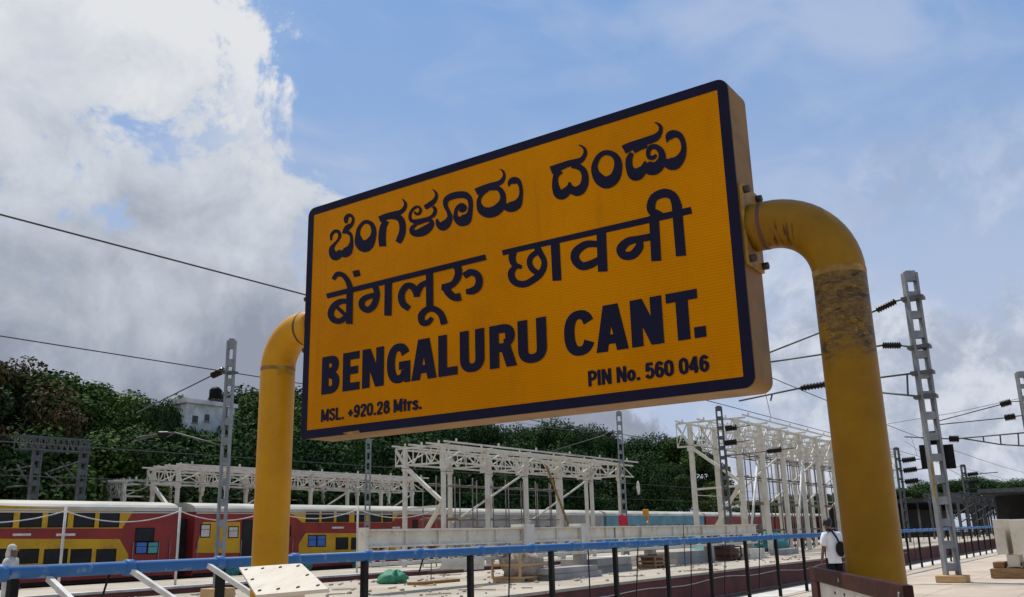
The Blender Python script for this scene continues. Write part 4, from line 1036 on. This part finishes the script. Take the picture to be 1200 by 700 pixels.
# precast blocks on the right
pb = thing('precast_block', 'cream precast concrete block on a stem, resting on brown timbers at the right edge', 'concrete block', (-3.2, 31.4, 0))
Yb = 31.4
def bx2(px0, py0, px1, py1, y0_, y1_, nm, m_, bev=.02):
    a_, b2 = at(px0, py0, Y=Yb), at(px1, py1, Y=Yb); return MB().box(a_.x, b2.x, y0_, y1_, b2.z, a_.z).build(nm, m_, pb, bevel=bev)
bx2(1162.5, 609, 1182, 650, Yb, Yb+1.5, 'block', 'cream')
bx2(1182.4, 609, 1216, 650, Yb-.12, Yb+1.7, 'block', 'cream_light')
bx2(1178.5, 650.3, 1196, 665, Yb+.1, Yb+1.2, 'stem', 'cream')
bx2(1161, 666.5, 1214, 677.5, Yb-.2, Yb+1.0, 'timber', 'timber', .01)
bx2(1163, 659, 1177, 665.8, Yb+.0, Yb+.9, 'timber', 'timber', .01); bx2(1197, 659, 1214, 665.8, Yb+.0, Yb+.9, 'timber', 'timber', .01)

# ------------------------------------------------------------------ people
def skin_mesh(name, pts, edges, radii, m_, parent, levels=2):
    off = world_off(parent); me = bpy.data.meshes.new(name)
    me.from_pydata([tuple(Vector(p)-off) for p in pts], edges, []); me.update()
    o = bpy.data.objects.new(name, me); COL.objects.link(o)
    sk = o.modifiers.new('skin', 'SKIN'); sk.use_smooth_shade = True
    lay = me.skin_vertices[0].data if me.skin_vertices else None
    if lay is None:
        bm = bmesh.new(); bm.from_mesh(me); bm.verts.layers.skin.verify(); bm.to_mesh(me); bm.free(); lay = me.skin_vertices[0].data
    for i, r_ in enumerate(radii):
        lay[i].radius = (r_, r_) if not isinstance(r_, tuple) else r_; lay[i].use_root = (i == 0)
    o.modifiers.new('sub', 'SUBSURF').levels = levels; o.modifiers['sub'].render_levels = levels
    dg = bpy.context.evaluated_depsgraph_get(); me2 = bpy.data.meshes.new_from_object(o.evaluated_get(dg))
    bpy.data.objects.remove(o)
    me2.materials.clear(); me2.materials.append(M[m_])
    o = bpy.data.objects.new(name, me2); COL.objects.link(o); o.parent = parent; return o
def person(label, pos, face, shirt='shirt', trousers='trousers', bag=False, cap=False, arm_out=.0, hx=0., h=1.74):
    """face: heading angle; person built facing +Y then turned"""
    r = thing('person', label, 'person', pos); s_ = h/1.74
    def T(x, y, z): return Vector((pos[0]+(x*cos(face)-y*sin(face))*s_, pos[1]+(x*sin(face)+y*cos(face))*s_, pos[2]+z*s_))
    J = [T(0, 0, .95), T(0, .01, 1.15), T(0, 0, 1.36), T(hx*.4, .0, 1.47), T(hx*.8, .03, 1.55), T(hx, .03, 1.66),
         T(-.17, 0, 1.42), T(-.235, -.02, 1.16), T(-.25-arm_out*.3, .06, .92), T(-.25-arm_out*.3, .10, .83),
         T(.17, 0, 1.42), T(.235, -.02, 1.16), T(.22, .10, .94), T(.20, .15, .86),
         T(-.09, 0, .88), T(-.10, .05, .50), T(-.10, -.03, .10), T(-.11, .11, .04),
         T(.09, 0, .88), T(.10, .0, .50), T(.10, -.07, .10), T(.11, .06, .04)]
    E_ = [(0, 1), (1, 2), (2, 3), (3, 4), (4, 5), (2, 6), (6, 7), (7, 8), (8, 9), (2, 10), (10, 11), (11, 12), (12, 13), (0, 14), (14, 15), (15, 16), (16, 17), (0, 18), (18, 19), (19, 20), (20, 21)]
    R_ = [.105, .105, .115, .055, .075, .085, .055, .042, .032, .04, .055, .042, .032, .04, .085, .058, .042, .035, .085, .058, .042, .035]
    skin_mesh('body', J, E_, R_, 'skin', r)
    # face: nose, ears
    f_ = MB(); f_.blob(T(hx-.02, .135, 1.63), (.016*s_, .022*s_, .024*s_), 1, 8, 6, 0); f_.blob(T(hx-.088, .03, 1.63), (.014, .02, .035), 1, 8, 6, 0); f_.blob(T(hx+.088, .03, 1.63), (.014, .02, .035), 1, 8, 6, 0)
    f_.build('face_features', 'skin', r)
    for s2 in (-1, 1):                      # fingers
        base = T(-.25-arm_out*.3, .10, .83) if s2 < 0 else T(.20, .15, .86)
        for k, ln in enumerate((.07, .08, .075, .06)):
            f_ = MB(); o_ = Vector((cos(face), sin(face), 0))*0+Vector((-sin(face), cos(face), 0))*(.02*k-.03)
            f_.path([base+o_-Vector((0, 0, .02)), base+o_*1.1-Vector((0, 0, .05)), base+o_*1.15-Vector((0, 0, .03+ln))], [.010, .009, .007], 6); f_.build('finger', 'skin', r)
    m_ = MB(); N_ = 20; vs = []
    rings = ((.80, .178, .132), (.88, .176, .130), (1.0, .170, .124), (1.15, .166, .120), (1.28, .184, .124), (1.38, .192, .118), (1.44, .150, .098), (1.47, .085, .075), (1.495, .062, .060))
    for q, (z, a, b2) in enumerate(rings):
        for k in range(N_):
            t_ = 2*pi*k/N_; wv_ = 1+.035*sin(5*t_+z*9)*(q < 5)
            vs.append(T(a*wv_*cos(t_), b2*wv_*sin(t_), z))
    m_.add(vs, [(q*N_+k, q*N_+(k+1) % N_, (q+1)*N_+(k+1) % N_, (q+1)*N_+k) for q in range(len(rings)-1) for k in range(N_)], True)
    for sx in (-1, 1):
        m_.path([T(sx*.10, 0, 1.405), T(sx*.165, 0, 1.40), T(sx*.205, -.01, 1.32), T(sx*.228, -.015, 1.21), T(sx*.232, -.015, 1.17)], [.075, .082, .078, .074, .076], 12)
    m_.build('shirt', shirt, r)
    Tt = [T(0, 0, .97), T(-.09, 0, .88), T(-.10, .05, .50), T(-.10, -.02, .11), T(.09, 0, .88), T(.10, .0, .50), T(.10, -.06, .11)]
    skin_mesh('trousers', Tt, [(0, 1), (1, 2), (2, 3), (0, 4), (4, 5), (5, 6)], [.12, .105, .085, .072, .105, .085, .072], trousers, r)
    hm = MB().blob(T(hx, -.012, 1.685), (.098*s_, .104*s_, .098*s_), 2, 14, 10, .05)
    if cap: hm.blob(T(hx, -.06, 1.56), (.095*s_, .08*s_, .16*s_), 3, 12, 8, .05)
    hm.build('hair' if not cap else 'head_scarf', 'hair' if not cap else 'scarf', r)
    for s2 in (-1, 1):
        c = T(s2*.105, .06 if s2 < 0 else .01, .045); MB().blob(c, (.055, .13, .05), 2, 12, 8, .02).build('shoe', 'bag', r)
    if bag:
        b_r = thing('sling_bag', 'black sling bag on the back of the man in the white shirt', 'bag', T(.07, -.17, 1.1))
        MB().blob(T(.07, -.20, 1.10), (.11, .09, .17), 5, 14, 10, .04).build('pouch', 'bag', b_r)
        pts = [T(.06, -.20, 1.22), T(-.0, -.19, 1.36), T(-.06, -.12, 1.50), T(-.10, .0, 1.53), T(-.06, .13, 1.42), T(.06, .17, 1.2), T(.19, .08, 1.05), T(.19, -.06, 1.03), T(.10, -.20, 1.02)]
        MB().path(pts, .022, 8).build('strap', 'bag', b_r)
    return r
pp = at(976, 640, D=20.4)
person('man in a white shirt and black trousers seen from behind, beside the worn post', (pp.x, pp.y, 0), .78, bag=True, h=1.78, hx=-.07)
pq = at(14, 650, D=20.)
person('figure in white clothes and white headcover at far left, behind the blue pipe', (pq.x, pq.y, 0), -.96, shirt='scarf', trousers='scarf', cap=True, h=1.66)

# ------------------------------------------------------------------ trees
def crown_mesh(name, R_, H, n_cl, n_leaf, leaf, seed, m_, flat=1.):
    """leaf-sized quads gathered in clumps over an uneven crown volume"""
    rn = random.Random(seed); vs = []; fs = []
    cl = []
    for i in range(n_cl):
        a = rn.uniform(0, 2*pi); u = rn.uniform(-.75, 1); rr = sqrt(max(0, 1-u*u))*rn.uniform(.45, 1.02)
        cl.append((Vector((R_*rr*cos(a), R_*rr*sin(a), H*.5*u*rn.uniform(.8, 1.05))), R_*rn.uniform(.20, .40)))
    for c, cr in cl:
        for k in range(n_leaf):
            d_ = Vector((rn.gauss(0, 1), rn.gauss(0, 1), rn.gauss(0, 1))).normalized()
            dd = d_*cr*(.25+.75*rn.random())**.5; p = c+Vector((dd.x, dd.y, dd.z*.82))
            nrm_ = (d_*.8+Vector((rn.uniform(-1, 1), rn.uniform(-1, 1), rn.uniform(-.3, 1)))*.8).normalized()
            a_ = nrm_.orthogonal().normalized(); b2 = nrm_.cross(a_); th = rn.uniform(0, pi); a_, b2 = a_*cos(th)+b2*sin(th), b2*cos(th)-a_*sin(th)
            L = leaf*rn.uniform(.5, 1.6); n0 = len(vs)
            vs += [p-a_*L*.5, p+b2*L*.3, p+a_*L*.5, p-b2*L*.3]; fs.append((n0, n0+1, n0+2, n0+3))
    me = bpy.data.meshes.new(name); me.from_pydata([tuple(v) for v in vs], [], fs); me.materials.append(M[m_]); return me
TV = []
for i, (R_, H, ncl, nl, lf, m_) in enumerate(((5.2, 8.5, 44, 620, .26, 'leaf_dark'), (5.0, 9.5, 40, 620, .25, 'leaf_mid'), (6.2, 7.0, 52, 620, .27, 'leaf_dome'), (4.4, 8.0, 34, 560, .25, 'leaf_light'), (4.2, 7.0, 34, 560, .24, 'leaf_brown'))):
    TV.append((crown_mesh('crown', R_, H, ncl, nl, lf, 20+i, m_), R_, H))
def trunk_mesh(h, seed):
    rn = random.Random(seed); m_ = MB()
    m_.path([(0, 0, -.1), (.1, .05, h*.35), (-.1, .1, h*.7), (.1, 0, h)], [.42, .32, .24, .12], 10)
    for k in range(6):
        a = rn.uniform(0, 2*pi); z = h*rn.uniform(.4, .75); L = h*rn.uniform(.25, .42)
        m_.path([(0, .05, z), (cos(a)*L*.5, sin(a)*L*.5, z+L*.35), (cos(a)*L, sin(a)*L, z+L*.8)], [.15, .1, .04], 7)
    me = bpy.data.meshes.new('trunk'); me.from_pydata([tuple(v) for v in m_.v], [], m_.f); me.materials.append(M['bark']); return me
TR = [trunk_mesh(9., 70+i) for i in range(3)]
NTREE = [0]
def tree(px, py, X, var, label, sx=1., zg=-1.06, grp='trees beyond the tracks', D=None, small=False):
    p = at(px, py, X=X) if D is None else at(px, py, D=D)
    me, R_, H = TV[var]; top = p.z-zg
    r = thing('shrub' if small else 'tree', label, 'shrub' if small else 'tree', (p.x, p.y, zg), grp)
    rn = random.Random(int(px*7+py)); k = sx*rn.uniform(.95, 1.08)
    hz = min(1.35, max(.55, top*.62/H)) if not small else top*.92/H
    c = bpy.data.objects.new('crown', me); COL.objects.link(c); c.parent = r
    c.scale = (k, k, hz); c.location = (0, 0, top-H*.5*hz-.2); c.rotation_euler = (0, 0, rn.uniform(0, 6.28))
    t_ = bpy.data.objects.new('trunk', TR[NTREE[0] % 3]); COL.objects.link(t_); t_.parent = r; t_.scale = (1, 1, max(.2, (top-H*.45*hz)/9.)) if not small else (.4, .4, top*.5/9); NTREE[0] += 1
    return r
G1 = 'trees beyond the tracks'
tl = [
 (-45, 422, -64, 0, 1.1, 'dark tree cut by the left edge of the view'), (12, 431, -63, 4, 1.15, 'brownish tree at the far left, tallest there'), (38, 446, -70, 0, 1., 'dark green tree right of the brownish one'),
 (70, 440, -66, 1, 1.15, 'bushy green tree above the portal gantry'), (103, 452, -72, 1, 1.05, 'leafy green tree right of the portal gantry beam'), (136, 470, -66, 3, 1.1, 'lower rounded tree above the white roofed coach'),
 (165, 477, -74, 0, 1., 'dark tree in the dip left of the white building'), (196, 474, -80, 3, .9, 'small green tree touching the left of the white building'), (190, 498, -62, 1, 1.1, 'mid green tree below the mast stay'),
 (236, 512, -60.5, 3, .8, 'tree standing in front of the white building'), (290, 462, -72, 0, 1.1, 'dark tree right of the white building'), (318, 460, -66, 1, 1., 'tree showing behind the clean yellow post'),
 (350, 463, -74, 0, 1.15, 'dark tree left of the name board corner'), (395, 480, -68, 2, 1.1, 'tree hidden behind the low left corner of the board'), (440, 492, -66, 0, 1.1, 'dark tree under the MSL line of the board'),
 (490, 496, -70, 2, 1.15, 'wide tree beneath the middle of the board'), (540, 499, -72, 2, 1.1, 'wide dark tree above the far platform frame'), (566, 501, -66, 0, .9, 'tree at the edge of the sky gap below the board'),
 (612, 511, -84, 2, 1.1, 'broad crowned tree right of the sky gap'), (645, 505, -80, 2, 1.3, 'broad domed tree above the frame, nearest the gap'), (690, 510, -82, 2, 1.25, 'broad domed tree left of the banner mast'),
 (728, 526, -76, 0, 1., 'dark tree behind the banner mast'), (757, 520, -72, 2, 1.3, 'round dark tree right of the banner mast'), (795, 512, -66, 1, 1.15, 'tall uneven tree left of the tall steel frame'),
 (822, 532, -62, 0, 1., 'dark tree showing through the end of the tall frame'), (838, 560, -58.5, 3, .8, 'low tree at the foot of the dark lattice mast'), (775, 548, -61, 0, 1., 'lower dark tree before the round one')]
for px, py, X, v, sx, lab in tl: tree(px, py, X, v, lab, sx)
tree(199, 477, -60.8, 0, 'narrow dark tree touching the left side of the white building', .42)
# undergrowth closing the gaps below the crowns
for i, (px, py, X, v) in enumerate(((-40, 520, -60, 0), (10, 530, -59.5, 2), (55, 515, -60, 3), (100, 512, -60, 1), (150, 522, -60, 0), (200, 538, -59.5, 2), (262, 528, -60, 0), (310, 515, -60, 2), (360, 525, -60, 0), (405, 522, -60, 2), (450, 524, -60, 0), (500, 528, -60, 2), (548, 530, -60, 0), (590, 538, -61, 2), (625, 538, -60, 0), (665, 540, -60, 2), (700, 545, -60, 0), (735, 550, -60, 2))):
    tree(px, py, X, v, 'dense dark shrub in the hedge below the tree crowns', 1.1, grp='shrubs under the trees', small=True)
for i, (px, py) in enumerate(((890, 588), (925, 585), (960, 580), (1000, 578), (1060, 574), (1085, 570), (1110, 566), (1140, 564), (1168, 565), (1195, 567), (1225, 566))):
    tree(px, py, None, (0, 2)[i % 2], 'low dark tree on the far skyline', 1.6, grp='far skyline trees', D=230+(i % 3)*12)

# white building with a tank
bd = thing('white_building', 'plain white building with small dark windows and a black roof tank, among the trees', 'building', (-64.5, 33, -1))
XB = -62.5
pA, pB, pZ = at(219, 472, X=XB), at(264, 468, X=XB), at(219, 472, X=XB).z
MB().box(XB-1.8, XB, pA.y, pB.y+1, -1, pZ).build('wall', 'wall_white', bd)
MB().box(XB-2.0, XB+.2, pA.y-.2, pB.y+1.2, pZ+.002, pZ+.35).build('parapet', 'wall_white', bd)
for x0, x1, y0_, y1_ in ((225.5, 231.5, 487, 496), (240, 245, 485.5, 494), (225.5, 231.5, 506, 515), (240, 245, 505, 514)):
    a_, b2 = at(x0, y0_, X=XB), at(x1, y1_, X=XB); o = MB().box(XB+.003, XB+.03, a_.y, b2.y, b2.z, a_.z).build('window', 'window_dark', bd); MB().box(XB+.004, XB+.16, a_.y-.06, b2.y+.06, b2.z-.07, b2.z-.005).build('sill', 'slab', o)
pt, pt2 = at(247, 453, X=XB-1), at(258, 470, X=XB-1)
MB().tube((XB+.05, pB.y+.2, -1), (XB+.05, pB.y+.2, pZ), .05, 6).build('drain_pipe', 'galv_dark', bd)
tk = thing('water_tank', 'black water tank on the roof of the white building', 'tank', (XB-1, (pt.y+pt2.y)/2, pt2.z))
ym = (pt.y+pt2.y)/2; rad_ = abs(pt2.y-pt.y)/2
MB().path([(XB-1, ym, pZ+.75), (XB-1, ym, pZ+.8), (XB-1, ym, pt.z-.25), (XB-1, ym, pt.z)], [rad_*.9, rad_, rad_, rad_*.5], 16).build('drum', 'tank', tk)
m_ = MB()
for sx in (-1, 1):
    for sy in (-1, 1): m_.tube((XB-1+sx*rad_*.6, ym+sy*rad_*.6, pZ+.35), (XB-1+sx*rad_*.6, ym+sy*rad_*.6, pZ+.75), .06, 6)
m_.build('stand', 'galv_dark', tk)

# distant station shed on our own platform
sh = thing('station_shed', 'dark station roof over the platform in the far right distance', 'shed', (-4, 140, 0))
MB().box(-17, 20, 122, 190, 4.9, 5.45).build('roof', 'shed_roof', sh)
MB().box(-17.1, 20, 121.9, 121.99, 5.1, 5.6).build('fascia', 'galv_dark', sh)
MB().box(-16.5, 20, 131, 131.3, 0, 4.89).build('wall', 'shed_roof', sh)  # dark wall added so the space under the roof reads as shade
for k in range(9): 
    for xx in (-11, -2): MB().tube((xx, 124+k*.7, 0), (xx, 124+k*.7, 4.89), .14, 8).build('column', 'galv_dark', sh)
q = at(1090, 590, D=150)
s2 = thing('station_shed', 'long dark platform roof just right of the worn post, far off', 'shed', (q.x, q.y, 0))
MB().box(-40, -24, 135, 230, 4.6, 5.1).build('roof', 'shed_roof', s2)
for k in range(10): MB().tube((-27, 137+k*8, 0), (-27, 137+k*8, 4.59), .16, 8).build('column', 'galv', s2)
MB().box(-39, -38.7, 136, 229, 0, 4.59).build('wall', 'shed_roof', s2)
